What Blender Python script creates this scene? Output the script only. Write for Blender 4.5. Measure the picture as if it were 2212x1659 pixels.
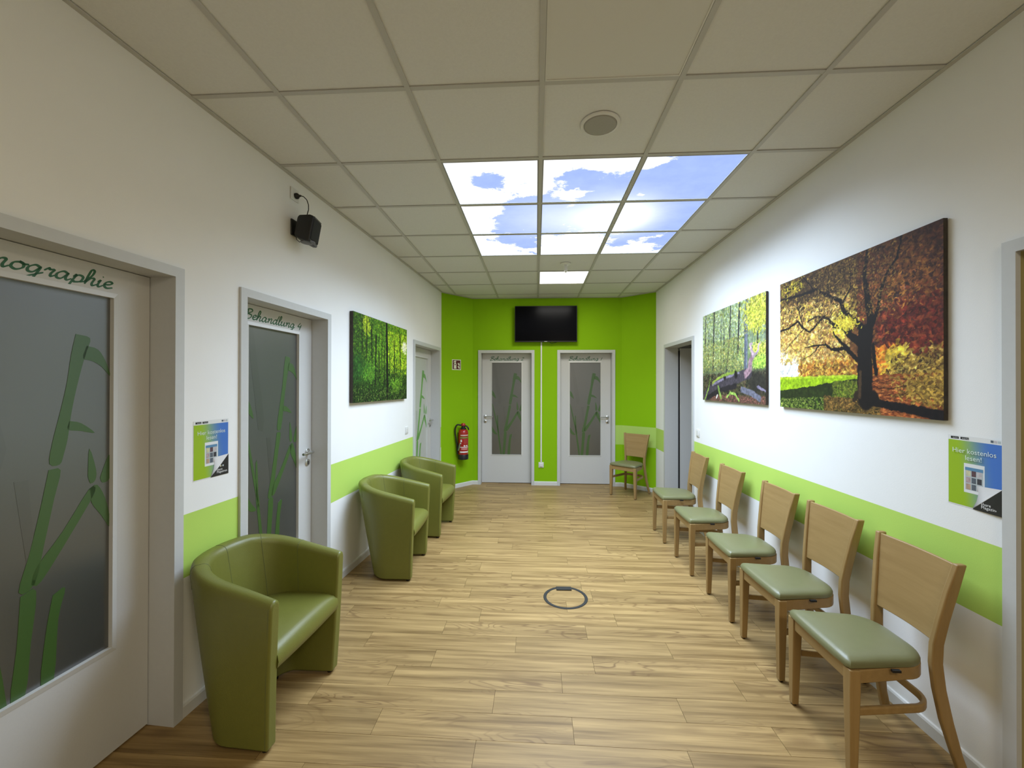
import bpy, bmesh, math, random
import numpy as np
from mathutils import Vector, Matrix

for o in list(bpy.data.objects):
    bpy.data.objects.remove(o, do_unlink=True)
scene = bpy.context.scene
COL = scene.collection
PI = math.pi
R = math.radians
random.seed(7)

# ------------------------------------------------------------------ camera
cam_d = bpy.data.cameras.new('camera')
cam = bpy.data.objects.new('camera', cam_d)
COL.objects.link(cam)
cam_d.sensor_fit = 'HORIZONTAL'
cam_d.sensor_width = 36.0
cam_d.lens = 36.0 * 894.2 / 2212.0
cam_d.clip_start = 0.05
cam.location = (0, 0, 1.573)
cam.rotation_euler = (R(90 + 0.209), R(-0.114), R(3.342))
scene.camera = cam

# ------------------------------------------------------------------ world, exposure
w = bpy.data.worlds.new('world')
scene.world = w
w.use_nodes = True
w.node_tree.nodes['Background'].inputs[0].default_value = (0.02, 0.02, 0.022, 1)
w.node_tree.nodes['Background'].inputs[1].default_value = 0.3
vs = scene.view_settings
vs.view_transform = 'Standard'
vs.look = 'None'
vs.exposure = 0.25
vs.gamma = 1.0
vs.use_curve_mapping = False
SKY_WATT = 12.0            # each of the nine printed sky lights
SKY_RGB = (0.66, 0.81, 1.0)
SKY_SPREAD = 142          # degrees: lamp beam narrowed to keep the upper walls dimmer
REAR_WATT = 36.0          # warm ceiling panel behind the viewer
REAR_RGB = (1.0, 0.85, 0.63)
LED_WATT = 17.0            # plain LED panel at the far end
LED_RGB = (1.0, 0.97, 0.9)

# ------------------------------------------------------------------ helpers
def lin(r, g, b):
    f = lambda c: (c / 255 / 12.92) if c / 255 <= 0.04045 else ((c / 255 + 0.055) / 1.055) ** 2.4
    return (f(r), f(g), f(b))

class MB:
    """collects shapes into one mesh"""
    def __init__(s):
        s.v = []; s.f = []
    def add(s, vs_, fs):
        n = len(s.v)
        s.v += [tuple(p) for p in vs_]
        s.f += [tuple(i + n for i in f) for f in fs]
        return s
    def box(s, x0, x1, y0, y1, z0, z1):
        return s.add([(x0, y0, z0), (x1, y0, z0), (x1, y1, z0), (x0, y1, z0), (x0, y0, z1), (x1, y0, z1), (x1, y1, z1), (x0, y1, z1)],
                     [(3, 2, 1, 0), (4, 5, 6, 7), (0, 1, 5, 4), (1, 2, 6, 5), (2, 3, 7, 6), (3, 0, 4, 7)])
    def prism(s, poly, z0, z1):
        """polygon in xy (counter-clockwise) extruded in z"""
        n = len(poly)
        vv = [(p[0], p[1], z0) for p in poly] + [(p[0], p[1], z1) for p in poly]
        ff = [tuple(range(n - 1, -1, -1)), tuple(range(n, 2 * n))] + [(i, (i + 1) % n, n + (i + 1) % n, n + i) for i in range(n)]
        return s.add(vv, ff)
    def plate(s, poly, y0, y1):
        """polygon in xz seen from -y (counter-clockwise), from y0 (front) to y1 (rear)"""
        n = len(poly)
        vv = [(p[0], y0, p[1]) for p in poly] + [(p[0], y1, p[1]) for p in poly]
        ff = [tuple(range(n)), tuple(range(2 * n - 1, n - 1, -1))] + [((i + 1) % n, i, n + i, n + (i + 1) % n) for i in range(n)]
        return s.add(vv, ff)
    def lathe(s, prof, n=24, c=(0, 0, 0), axis='z'):
        vv = []; ff = []
        for r, h in prof:
            for k in range(n):
                a = 2 * PI * k / n
                if axis == 'z': p = (c[0] + r * math.cos(a), c[1] + r * math.sin(a), c[2] + h)
                elif axis == 'y': p = (c[0] + r * math.cos(a), c[1] - h, c[2] + r * math.sin(a))
                else: p = (c[0] + h, c[1] + r * math.cos(a), c[2] + r * math.sin(a))
                vv.append(p)
        m = len(prof)
        for i in range(m - 1):
            for k in range(n):
                ff.append((i * n + k, i * n + (k + 1) % n, (i + 1) * n + (k + 1) % n, (i + 1) * n + k))
        ff.append(tuple(range(n - 1, -1, -1))); ff.append(tuple((m - 1) * n + k for k in range(n)))
        return s.add(vv, ff)
    def tube(s, pts, rad, n=8, closed=False):
        pts = [Vector(p) for p in pts]
        m = len(pts); vv = []; ff = []
        up = Vector((0.123, 0.31, 1)).normalized()
        for i, p in enumerate(pts):
            a = pts[(i - 1) % m] if (i > 0 or closed) else p
            b = pts[(i + 1) % m] if (i < m - 1 or closed) else p
            t = (b - a).normalized()
            if abs(t.dot(up)) > 0.98: u = t.cross(Vector((1, 0, 0))).normalized()
            else: u = t.cross(up).normalized()
            q = t.cross(u)
            r = rad[i] if isinstance(rad, (list, tuple)) else rad
            for k in range(n):
                an = 2 * PI * k / n
                vv.append(p + u * (r * math.cos(an)) + q * (r * math.sin(an)))
        for i in range(m if closed else m - 1):
            j = (i + 1) % m
            for k in range(n):
                ff.append((i * n + k, i * n + (k + 1) % n, j * n + (k + 1) % n, j * n + k))
        if not closed:
            ff.append(tuple(range(n - 1, -1, -1))); ff.append(tuple((m - 1) * n + k for k in range(n)))
        return s.add(vv, ff)
    def sweep(s, secs, closed=False, caps=True):
        """list of equal-length point loops joined into a skin"""
        m = len(secs); n = len(secs[0]); vv = [p for sc in secs for p in sc]; ff = []
        for i in range(m if closed else m - 1):
            j = (i + 1) % m
            for k in range(n):
                ff.append((i * n + k, i * n + (k + 1) % n, j * n + (k + 1) % n, j * n + k))
        if caps and not closed:
            ff.append(tuple(range(n - 1, -1, -1))); ff.append(tuple((m - 1) * n + k for k in range(n)))
        return s.add(vv, ff)
    def mesh(s, name):
        me = bpy.data.meshes.new(name)
        me.from_pydata(s.v, [], s.f)
        bm = bmesh.new(); bm.from_mesh(me)
        bmesh.ops.recalc_face_normals(bm, faces=bm.faces)
        bm.to_mesh(me); bm.free()
        me.update()
        return me
    def build(s, name, mat, parent=None, smooth=False, bevel=0, segs=2, sub=0, angle=35):
        return obj(name, s.mesh(name), mat, parent, smooth, bevel, segs, sub, angle)

def obj(name, me, mat, parent=None, smooth=False, bevel=0, segs=2, sub=0, angle=35):
    o = bpy.data.objects.new(name, me)
    COL.objects.link(o)
    if mat is not None and not me.materials: me.materials.append(mat)
    if parent is not None: o.parent = parent
    if bevel:
        md = o.modifiers.new('bevel', 'BEVEL'); md.width = bevel; md.segments = segs; md.limit_method = 'ANGLE'; md.angle_limit = R(angle)
    if sub:
        md = o.modifiers.new('sub', 'SUBSURF'); md.levels = sub; md.render_levels = sub
    if smooth or bevel:
        me.shade_smooth()
        if not sub:
            try: me.set_sharp_from_angle(angle=R(40 if not bevel else 60))
            except Exception: pass
    return o

def empty(name, loc=(0, 0, 0), rz=0.0, parent=None):
    o = bpy.data.objects.new(name, None)
    o.empty_display_size = 0.1
    COL.objects.link(o)
    o.location = loc; o.rotation_euler = (0, 0, rz)
    if parent is not None: o.parent = parent
    return o

def tag(o, label, cat, group=None, kind=None):
    o['label'] = label; o['category'] = cat
    if group: o['group'] = group
    if kind: o['kind'] = kind
    return o

def copy_tree(o, parent=None):
    c = o.copy(); COL.objects.link(c)
    if parent is not None: c.parent = parent
    for ch in list(o.children): copy_tree(ch, c)
    return c

# ------------------------------------------------------------------ materials
def new_mat(name):
    m = bpy.data.materials.new(name); m.use_nodes = True
    nt = m.node_tree; b = nt.nodes['Principled BSDF']
    return m, nt, b

def plain(name, rgb, rough=0.6, metal=0.0, spec=0.5, noise=0.0, scale=40, bump=0.0, bscale=200, coat=0.0):
    m, nt, b = new_mat(name)
    b.inputs['Roughness'].default_value = rough
    b.inputs['Metallic'].default_value = metal
    b.inputs['Specular IOR Level'].default_value = spec
    b.inputs['Coat Weight'].default_value = coat
    b.inputs['Base Color'].default_value = (*rgb, 1)
    tc = nt.nodes.new('ShaderNodeTexCoord')
    if noise:
        n = nt.nodes.new('ShaderNodeTexNoise'); n.inputs['Scale'].default_value = scale; n.inputs['Detail'].default_value = 4
        nt.links.new(tc.outputs['Object'], n.inputs['Vector'])
        mr = nt.nodes.new('ShaderNodeMapRange'); mr.inputs['To Min'].default_value = 1 - noise; mr.inputs['To Max'].default_value = 1 + noise
        nt.links.new(n.outputs['Fac'], mr.inputs['Value'])
        mx = nt.nodes.new('ShaderNodeVectorMath'); mx.operation = 'SCALE'; mx.inputs[0].default_value = rgb
        nt.links.new(mr.outputs['Result'], mx.inputs['Scale'])
        nt.links.new(mx.outputs['Vector'], b.inputs['Base Color'])
    if bump:
        n2 = nt.nodes.new('ShaderNodeTexNoise'); n2.inputs['Scale'].default_value = bscale; n2.inputs['Detail'].default_value = 3
        nt.links.new(tc.outputs['Object'], n2.inputs['Vector'])
        bp = nt.nodes.new('ShaderNodeBump'); bp.inputs['Strength'].default_value = bump; bp.inputs['Distance'].default_value = 0.002
        nt.links.new(n2.outputs['Fac'], bp.inputs['Height']); nt.links.new(bp.outputs['Normal'], b.inputs['Normal'])
    return m

def math_node(nt, op, a, b=None, c=None):
    n = nt.nodes.new('ShaderNodeMath'); n.operation = op
    for i, x in enumerate((a, b, c)):
        if x is None: continue
        if isinstance(x, (int, float)): n.inputs[i].default_value = x
        else: nt.links.new(x, n.inputs[i])
    return n.outputs[0]

def mix_rgb(nt, fac, a, b):
    n = nt.nodes.new('ShaderNodeMix'); n.data_type = 'RGBA'
    for k, x in ((0, fac), (6, a), (7, b)):
        if isinstance(x, (int, float)): n.inputs[k].default_value = x
        elif isinstance(x, tuple): n.inputs[k].default_value = (*x, 1)
        else: nt.links.new(x, n.inputs[k])
    return n.outputs[2]

def wall_mat(name, base, band=None, z0=0.655, z1=0.955, xmin=None):
    m, nt, b = new_mat(name)
    b.inputs['Roughness'].default_value = 0.85
    b.inputs['Specular IOR Level'].default_value = 0.2
    ge = nt.nodes.new('ShaderNodeNewGeometry')
    sx = nt.nodes.new('ShaderNodeSeparateXYZ'); nt.links.new(ge.outputs['Position'], sx.inputs[0])
    n = nt.nodes.new('ShaderNodeTexNoise'); n.inputs['Scale'].default_value = 3.0; n.inputs['Detail'].default_value = 3
    nt.links.new(ge.outputs['Position'], n.inputs['Vector'])
    v = nt.nodes.new('ShaderNodeMapRange'); v.inputs['To Min'].default_value = 0.97; v.inputs['To Max'].default_value = 1.03
    nt.links.new(n.outputs['Fac'], v.inputs['Value'])
    if band:
        a = math_node(nt, 'GREATER_THAN', sx.outputs['Z'], z0); c = math_node(nt, 'LESS_THAN', sx.outputs['Z'], z1)
        fac = math_node(nt, 'MULTIPLY', a, c)
        if xmin is not None: fac = math_node(nt, 'MULTIPLY', fac, math_node(nt, 'GREATER_THAN', sx.outputs['X'], xmin))
        col = mix_rgb(nt, fac, base, band)
    else:
        rgb = nt.nodes.new('ShaderNodeRGB'); rgb.outputs[0].default_value = (*base, 1); col = rgb.outputs[0]
    sc = nt.nodes.new('ShaderNodeVectorMath'); sc.operation = 'SCALE'
    nt.links.new(col, sc.inputs[0]); nt.links.new(v.outputs['Result'], sc.inputs['Scale'])
    nt.links.new(sc.outputs[0], b.inputs['Base Color'])
    # woven wallpaper relief
    n2 = nt.nodes.new('ShaderNodeTexNoise'); n2.inputs['Scale'].default_value = 260; n2.inputs['Detail'].default_value = 2
    nt.links.new(ge.outputs['Position'], n2.inputs['Vector'])
    bp = nt.nodes.new('ShaderNodeBump'); bp.inputs['Strength'].default_value = 0.25; bp.inputs['Distance'].default_value = 0.001
    nt.links.new(n2.outputs['Fac'], bp.inputs['Height']); nt.links.new(bp.outputs['Normal'], b.inputs['Normal'])
    return m

WHITE = (0.82, 0.82, 0.81)
BAND = (0.46, 0.665, 0.13)
GREEN = (0.245, 0.485, 0.004)
M_wall = wall_mat('wall_white_band', WHITE, BAND)
M_wall_plain = wall_mat('wall_white', WHITE)
M_green = wall_mat('wall_green', GREEN)
M_green_end = wall_mat('wall_green_end', GREEN, (0.42, 0.60, 0.14), xmin=1.2)
M_green_band = wall_mat('wall_green_band', GREEN, (0.42, 0.60, 0.14))
M_base = plain('baseboard_white', (0.66, 0.66, 0.64), 0.5)
M_frame = plain('door_frame_grey', (0.55, 0.56, 0.56), 0.45, noise=0.03)
M_leaf = plain('door_leaf_grey', (0.57, 0.57, 0.56), 0.5, noise=0.03, scale=120)
M_bead = plain('glazing_bead', (0.62, 0.62, 0.60), 0.4)
M_steel = plain('brushed_steel', (0.62, 0.62, 0.60), 0.3, metal=1.0)
M_black = plain('black_plastic', (0.008, 0.008, 0.009), 0.45, noise=0.1)
M_black_soft = plain('black_grille', (0.016, 0.017, 0.019), 0.8, bump=0.4, bscale=500)
M_dark = plain('dark_gap', (0.01, 0.01, 0.01), 0.9)
M_plastic_w = plain('white_plastic', (0.72, 0.72, 0.70), 0.35)
M_tile = plain('mineral_tile', (0.70, 0.70, 0.69), 0.95, spec=0.1, noise=0.05, scale=90, bump=0.3, bscale=220)
M_tbar = plain('t_bar_white', (0.49, 0.48, 0.46), 0.5)
M_panel_off = plain('unlit_panel', (0.66, 0.65, 0.62), 0.6)
M_letter = plain('lettering_green', (0.025, 0.12, 0.05), 0.5)
M_leather = plain('sage_leather', (0.155, 0.160, 0.028), 0.40, noise=0.05, scale=30, bump=0.25, bscale=260)
M_leather2 = plain('sage_vinyl', (0.170, 0.170, 0.080), 0.36, noise=0.04, scale=30, bump=0.15, bscale=260)
M_seam = plain('seam', (0.10, 0.115, 0.045), 0.6)
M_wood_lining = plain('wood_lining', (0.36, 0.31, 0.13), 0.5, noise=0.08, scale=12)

def glass_mat(name, rgb, rough=0.3, spec=0.5):
    m = plain(name, rgb, rough, spec=spec, noise=0.05, scale=300, bump=0.08, bscale=900)
    m.node_tree.nodes['Principled BSDF'].inputs['IOR'].default_value = 2.4
    return m
M_glass = glass_mat('frosted_glass', (0.040, 0.044, 0.044), 0.34, 0.5)
M_glass_pale = glass_mat('frosted_glass_painted_backlight', (0.52, 0.54, 0.51), 0.4)  # pale copy: light from the room behind is put into the colour
M_bamboo = glass_mat('bamboo_film', (0.030, 0.092, 0.009), 0.45, 0.25)
M_bamboo_lit = glass_mat('bamboo_film_painted_backlight', (0.12, 0.36, 0.05), 0.4)  # brightened copy of the film, backlight put into the green
M_ghost = glass_mat('bamboo_grey_film', (0.028, 0.032, 0.032), 0.34, 0.5)  # faint grey stems of the bamboo print
M_ghost_pale = glass_mat('bamboo_grey_film_painted_backlight', (0.42, 0.45, 0.42), 0.4)  # same grey stems, paled by the painted backlight

def wood_mat(name, lo, hi, sx=1.4, sy=26.0, axis='x', rough=0.45, knots=True, dark=(0.16, 0.088, 0.032), rnd=0.12):
    m, nt, b = new_mat(name)
    b.inputs['Roughness'].default_value = rough
    b.inputs['Specular IOR Level'].default_value = 0.35
    ge = nt.nodes.new('ShaderNodeTexCoord')
    oi = nt.nodes.new('ShaderNodeObjectInfo')
    off = nt.nodes.new('ShaderNodeCombineXYZ')
    r1 = math_node(nt, 'MULTIPLY', oi.outputs['Random'], 41.0)
    r2 = math_node(nt, 'MULTIPLY', oi.outputs['Random'], 17.3)
    nt.links.new(r1, off.inputs[0]); nt.links.new(r2, off.inputs[1]); nt.links.new(r1, off.inputs[2])
    ad = nt.nodes.new('ShaderNodeVectorMath'); ad.operation = 'ADD'
    nt.links.new(ge.outputs['Object'], ad.inputs[0]); nt.links.new(off.outputs[0], ad.inputs[1])
    def mapped(s3):
        mp = nt.nodes.new('ShaderNodeVectorMath'); mp.operation = 'MULTIPLY'; mp.inputs[1].default_value = s3
        nt.links.new(ad.outputs[0], mp.inputs[0]); return mp.outputs[0]
    def noise(vec, scale, det, dist=0.0):
        n = nt.nodes.new('ShaderNodeTexNoise'); n.inputs['Scale'].default_value = scale; n.inputs['Detail'].default_value = det; n.inputs['Distortion'].default_value = dist
        nt.links.new(vec, n.inputs['Vector']); return n.outputs['Fac']
    S = (lambda a, c: (a, c, c)) if axis == 'x' else ((lambda a, c: (c, a, c)) if axis == 'y' else (lambda a, c: (c, c, a)))
    streak = noise(mapped(S(sx, sy)), 1.0, 5)
    fine = noise(mapped(S(sx * 3, sy * 7)), 1.0, 3)
    cr = nt.nodes.new('ShaderNodeMapRange'); cr.inputs['From Min'].default_value = 0.30; cr.inputs['From Max'].default_value = 0.66
    nt.links.new(math_node(nt, 'ADD', math_node(nt, 'MULTIPLY', streak, 0.75), math_node(nt, 'MULTIPLY', fine, 0.25)), cr.inputs['Value'])
    base = mix_rgb(nt, cr.outputs['Result'], lo, hi)
    if knots:
        cath = noise(mapped(S(1.9, 9.0)), 1.0, 1.5, 0.4)
        ring = math_node(nt, 'SINE', math_node(nt, 'MULTIPLY', cath, 85.0))
        ring = math_node(nt, 'POWER', math_node(nt, 'MAXIMUM', ring, 0.0), 3.0)
        zone = noise(mapped(S(1.1, 5.5)), 1.0, 1.0)
        zr = nt.nodes.new('ShaderNodeMapRange'); zr.inputs['From Min'].default_value = 0.5; zr.inputs['From Max'].default_value = 0.68
        nt.links.new(zone, zr.inputs['Value'])
        base = mix_rgb(nt, math_node(nt, 'MULTIPLY', math_node(nt, 'MULTIPLY', ring, zr.outputs['Result']), 0.85), base, dark)
        vo = nt.nodes.new('ShaderNodeTexVoronoi'); vo.inputs['Scale'].default_value = 1.0
        nt.links.new(mapped(S(1.7, 5.0)), vo.inputs['Vector'])
        kn = nt.nodes.new('ShaderNodeMapRange'); kn.inputs['From Min'].default_value = 0.02; kn.inputs['From Max'].default_value = 0.17; kn.inputs['To Min'].default_value = 0.75; kn.inputs['To Max'].default_value = 0.0
        nt.links.new(vo.outputs['Distance'], kn.inputs['Value'])
        kn2 = math_node(nt, 'MULTIPLY', kn.outputs['Result'], math_node(nt, 'ADD', 0.35, fine))
        base = mix_rgb(nt, kn2, base, dark)
    sc = nt.nodes.new('ShaderNodeVectorMath'); sc.operation = 'SCALE'
    k = nt.nodes.new('ShaderNodeMapRange'); k.inputs['To Min'].default_value = 1 - rnd; k.inputs['To Max'].default_value = 1 + rnd
    nt.links.new(oi.outputs['Random'], k.inputs['Value'])
    nt.links.new(base, sc.inputs[0]); nt.links.new(k.outputs['Result'], sc.inputs['Scale'])
    nt.links.new(sc.outputs[0], b.inputs['Base Color'])
    bp = nt.nodes.new('ShaderNodeBump'); bp.inputs['Strength'].default_value = 0.12; bp.inputs['Distance'].default_value = 0.001
    nt.links.new(fine, bp.inputs['Height']); nt.links.new(bp.outputs['Normal'], b.inputs['Normal'])
    return m
M_plank = wood_mat('oak_plank', (0.150, 0.086, 0.026), (0.440, 0.292, 0.118), rnd=0.07)
M_beech_x = wood_mat('beech_x', (0.285, 0.180, 0.068), (0.345, 0.223, 0.090), 2, 40, 'x', 0.4, False, rnd=0.03)
M_beech_z = wood_mat('beech_z', (0.285, 0.180, 0.068), (0.345, 0.223, 0.090), 2, 40, 'z', 0.4, False, rnd=0.03)

# ------------------------------------------------------------------ the plan (metres, camera over the origin)
ZC = 2.952                                  # ceiling height
Y0 = -2.6                                   # end wall behind the camera
lx = lambda y: -1.785 + 0.0619 * y          # left wall line
rx = lambda y: 1.789 - 0.0047 * y           # right wall line
L0 = (lx(Y0), Y0); L1 = (lx(6.08), 6.08); L2 = (-1.010, 6.545); R2 = (1.335, 6.561); R1 = (rx(6.2), 6.2); R0 = (rx(Y0), Y0)
ROOM = [L0, R0, R1, R2, L2, L1]             # counter-clockwise seen from above

def ang(a, b): return math.atan2(b[1] - a[1], b[0] - a[0])
# wall frames: local x to the viewer's right, local y into the wall
W_L = (L0, ang(L0, L1)); W_LA = (L1, ang(L1, L2)); W_B = (L2, ang(L2, R2)); W_RA = (R2, ang(R2, R1)); W_R = (R1, ang(R1, R0))
def on_left(y, z=0.0): return (lx(y), y, z)
def on_right(y, z=0.0): return (rx(y), y, z)
def on_back(x, z=0.0):
    t = (x - L2[0]) / (R2[0] - L2[0]); return (x, L2[1] + t * (R2[1] - L2[1]), z)
def on_seg(a, b, t, z=0.0): return (a[0] + t * (b[0] - a[0]), a[1] + t * (b[1] - a[1]), z)

def clip(poly, room=ROOM):
    out = list(poly)
    n = len(room)
    for i in range(n):
        a = room[i]; b = room[(i + 1) % n]
        ex, ey = b[0] - a[0], b[1] - a[1]
        side = lambda p: ex * (p[1] - a[1]) - ey * (p[0] - a[0])
        inp = out; out = []
        for j in range(len(inp)):
            p = inp[j]; q = inp[(j + 1) % len(inp)]
            sp, sq = side(p), side(q)
            if sp >= 0: out.append(p)
            if (sp >= 0) != (sq >= 0):
                t = sp / (sp - sq); out.append((p[0] + t * (q[0] - p[0]), p[1] + t * (q[1] - p[1])))
        if not out: return []
    return out
def grow(poly, d):
    out = []; n = len(poly)
    for i in range(n):
        a, b, c = Vector(poly[i - 1]), Vector(poly[i]), Vector(poly[(i + 1) % n])
        e1 = (b - a).normalized(); e2 = (c - b).normalized(); n1 = Vector((e1.y, -e1.x)); n2 = Vector((e2.y, -e2.x))
        k = d / (1 + n1.dot(n2)); out.append(tuple(b + (n1 + n2) * k))
    return out
FLOOR = grow(ROOM, 0.16)
def area(p): return 0.5 * sum(p[i][0] * p[(i + 1) % len(p)][1] - p[(i + 1) % len(p)][0] * p[i][1] for i in range(len(p)))

# ------------------------------------------------------------------ walls
WT = 0.17
def wall(name, a, b, mat, holes=(), label='', flat=False):
    L = math.hypot(b[0] - a[0], b[1] - a[1])
    m = MB(); x = 0.0
    for (h0, h1, zt) in sorted(holes):
        m.box(x, h0, 0, WT, 0, ZC + 0.06); m.box(h0, h1, 0, WT, zt, ZC + 0.06); x = h1
    m.box(x, L, 0, WT, 0, ZC + 0.06)
    o = m.build(name, mat)
    o.location = (a[0], a[1], 0); o.rotation_euler = (0, 0, ang(a, b))
    return tag(o, label, 'wall', kind='structure')
def sL(y): return math.hypot(lx(y) - L0[0], y - L0[1])
def sR(y): return math.hypot(rx(y) - R1[0], y - R1[1])
FZ = 2.118; FW = 0.046
DA, DB, DC = (0.955, 1.859), (2.206, 3.107), (4.905, 6.003)
DD, DE = (4.743, 5.794), (0.75, 1.680)
G = 0.022
wall('wall_left', L0, L1, M_wall, [(sL(d[0]) + G, sL(d[1]) - G, FZ - G) for d in (DA, DB, DC)], 'white left wall with light green stripe and three doors')
wall('wall_right', R1, R0, M_wall, [(sR(d[1]) + G, sR(d[0]) - G, FZ - G) for d in (DD, DE)], 'white right wall with light green stripe behind the row of chairs')
wall('wall_back_left', L1, L2, M_green, [], 'narrow slanted bright green wall with the fire extinguisher')
D2, D1 = (-0.921, -0.028), (0.331, 1.233)
sB = lambda x: (x - L2[0]) / math.cos(ang(L2, R2))
wall('wall_back', L2, R2, M_green_end, [(sB(d[0]) + G, sB(d[1]) - G, FZ + 0.016 - G) for d in (D2, D1)], 'bright green end wall with two doors and the television')
wall('wall_back_right', R2, R1, M_green_band, [], 'narrow slanted green wall with paler stripe behind the lone chair')
wall('wall_front', R0, L0, M_wall_plain, [], 'plain white end wall behind the viewer')

# baseboards
def baseboard(name, a, b, spans, label):
    L = math.hypot(b[0] - a[0], b[1] - a[1])
    m = MB()
    for (s0, s1) in spans:
        prof = [(-0.013, 0.0), (-0.013, 0.052), (-0.009, 0.06), (0.0, 0.062), (0.0, 0.0)]
        m.sweep([[(s0, y, z) for y, z in prof], [(s1, y, z) for y, z in prof]])
    o = m.build(name, M_base)
    o.location = (a[0], a[1], 0.0005); o.rotation_euler = (0, 0, ang(a, b))
    return tag(o, label, 'baseboard', kind='structure')
LL = sL(6.08)
baseboard('baseboard_left', L0, L1, [(0, sL(DA[0])), (sL(DA[1]), sL(DB[0])), (sL(DB[1]), sL(DC[0])), (sL(DC[1]), LL)], 'white skirting along the left wall')
baseboard('baseboard_right', R1, R0, [(0, sR(DD[1])), (sR(DD[0]), sR(DE[1])), (sR(DE[0]), sR(Y0))], 'white skirting along the right wall behind the chairs')
baseboard('baseboard_back_left', L1, L2, [(0, math.dist(L1, L2))], 'white skirting under the fire extinguisher')
baseboard('baseboard_back', L2, R2, [(0, sB(D2[0])), (sB(D2[1]), sB(D1[0])), (sB(D1[1]), sB(R2[0]))], 'white skirting between the two end doors')
baseboard('baseboard_back_right', R2, R1, [(0, math.dist(R2, R1))], 'white skirting behind the lone chair')

# ------------------------------------------------------------------ floor of planks
m = MB(); m.prism(FLOOR, -0.08, -0.005)
m.box(-2.2, 2.9, 0.4, 6.4, -0.08, -0.006)
M_sub = plain('plank_joint', (0.17, 0.11, 0.05), 0.9)
floor = m.build('floor', M_sub)
tag(floor, 'light oak plank floor laid across the corridor', 'floor', kind='structure')
PW, PL, GAP = 0.1524, 0.914, 0.0016
full = MB().box(0, PL - GAP, 0, PW - GAP, -0.006, 0.0).mesh('plank')
full.materials.append(M_plank)
y_start = 1.983 - PW * 12
stag = [0.30, 0.78, 0.05, 0.55]
row = 0; y = y_start
rng = random.Random(3)
while y < 6.72:
    x = -3.0 + (rng.random()) * PL
    if row == 12: x = -0.207 - 3 * PL
    if row == 13: x = -0.281 - 0.0 - 2 * PL + 0.42
    while x < 2.1:
        rect = [(x, y), (x + PL - GAP, y), (x + PL - GAP, y + PW - GAP), (x, y + PW - GAP)]
        c = clip(rect, FLOOR)
        if c and area(c) > 0.002:
            if abs(area(c) - area(rect)) < 1e-6:
                o = bpy.data.objects.new('plank', full); COL.objects.link(o); o.location = (x, y, 0)
            else:
                o = MB().prism([(p[0] - x, p[1] - y) for p in c], -0.006, 0.0).build('plank', M_plank); o.location = (x, y, 0)
            o.parent = floor
        x += PL
    y += PW; row += 1
# rest of the floor, behind the viewer and out of the frame: one joined field
c = clip([(-3, Y0 - 0.1), (3, Y0 - 0.1), (3, y_start - GAP), (-3, y_start - GAP)], FLOOR)
o = MB().prism(c, -0.006, 0.0).build('plank_field', M_plank, floor); o['kind'] = 'stuff'

# ------------------------------------------------------------------ ceiling grid
CX, CY, TS = -1.8502, 1.892, 0.625
ceil = MB().prism(ROOM, ZC + 0.05, ZC + 0.09).build('ceiling', M_dark)
tag(ceil, 'suspended ceiling of square off-white mineral tiles in a metal grid', 'ceiling', kind='structure')
special = set()
for i in range(1, 4):
    for j in range(2, 5): special.add((i, j))
special.add((5, 3)); special.add((-1, 3)); special.add((-5, 4))
TB = 0.012
tile_full = MB().box(TB - 0.004, TS - TB + 0.004, TB - 0.004, TS - TB + 0.004, ZC + 0.007, ZC + 0.02).mesh('tile')
tile_full.materials.append(M_tile)
for i in range(-8, 8):
    for j in range(0, 7):
        if (i, j) in special: continue
        x = CX + TS * j; y = CY + TS * i
        e = TB - 0.004
        rect = [(x + e, y + e), (x + TS - e, y + e), (x + TS - e, y + TS - e), (x + e, y + TS - e)]
        c = clip(rect)
        if not c or area(c) < 0.003: continue
        if abs(area(c) - area(rect)) < 1e-6:
            o = bpy.data.objects.new('tile', tile_full); COL.objects.link(o); o.location = (x, y, 0)
        else:
            o = MB().prism([(p[0] - x, p[1] - y) for p in c], ZC + 0.007, ZC + 0.02).build('tile', M_tile); o.location = (x, y, 0)
        o.parent = ceil
for j in range(0, 7):
    x = CX + TS * j
    c = clip([(x - TB, Y0), (x + TB, Y0), (x + TB, 7), (x - TB, 7)])
    if c and area(c) > 0.001:
        MB().prism(c, ZC, ZC + 0.006).build('t_bar', M_tbar, ceil)
for i in range(-7, 8):
    y = CY + TS * i
    c = clip([(-3, y - TB), (3, y - TB), (3, y + TB), (-3, y + TB)])
    if c and area(c) > 0.001:
        MB().prism(c, ZC + 0.0015, ZC + 0.0055).build('t_bar', M_tbar, ceil)
def inset_strip(a, b, wd):
    an = ang(a, b); nx, ny = math.sin(an), -math.cos(an)      # towards the room
    return [a, (a[0] + nx * wd, a[1] + ny * wd), (b[0] + nx * wd, b[1] + ny * wd), b]
for a, b in ((L0, L1), (L1, L2), (L2, R2), (R2, R1), (R1, R0)):
    p = inset_strip(a, b, 0.022)
    MB().prism(p, ZC - 0.001, ZC + 0.004).build('edge_trim', M_tbar, ceil)

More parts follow.
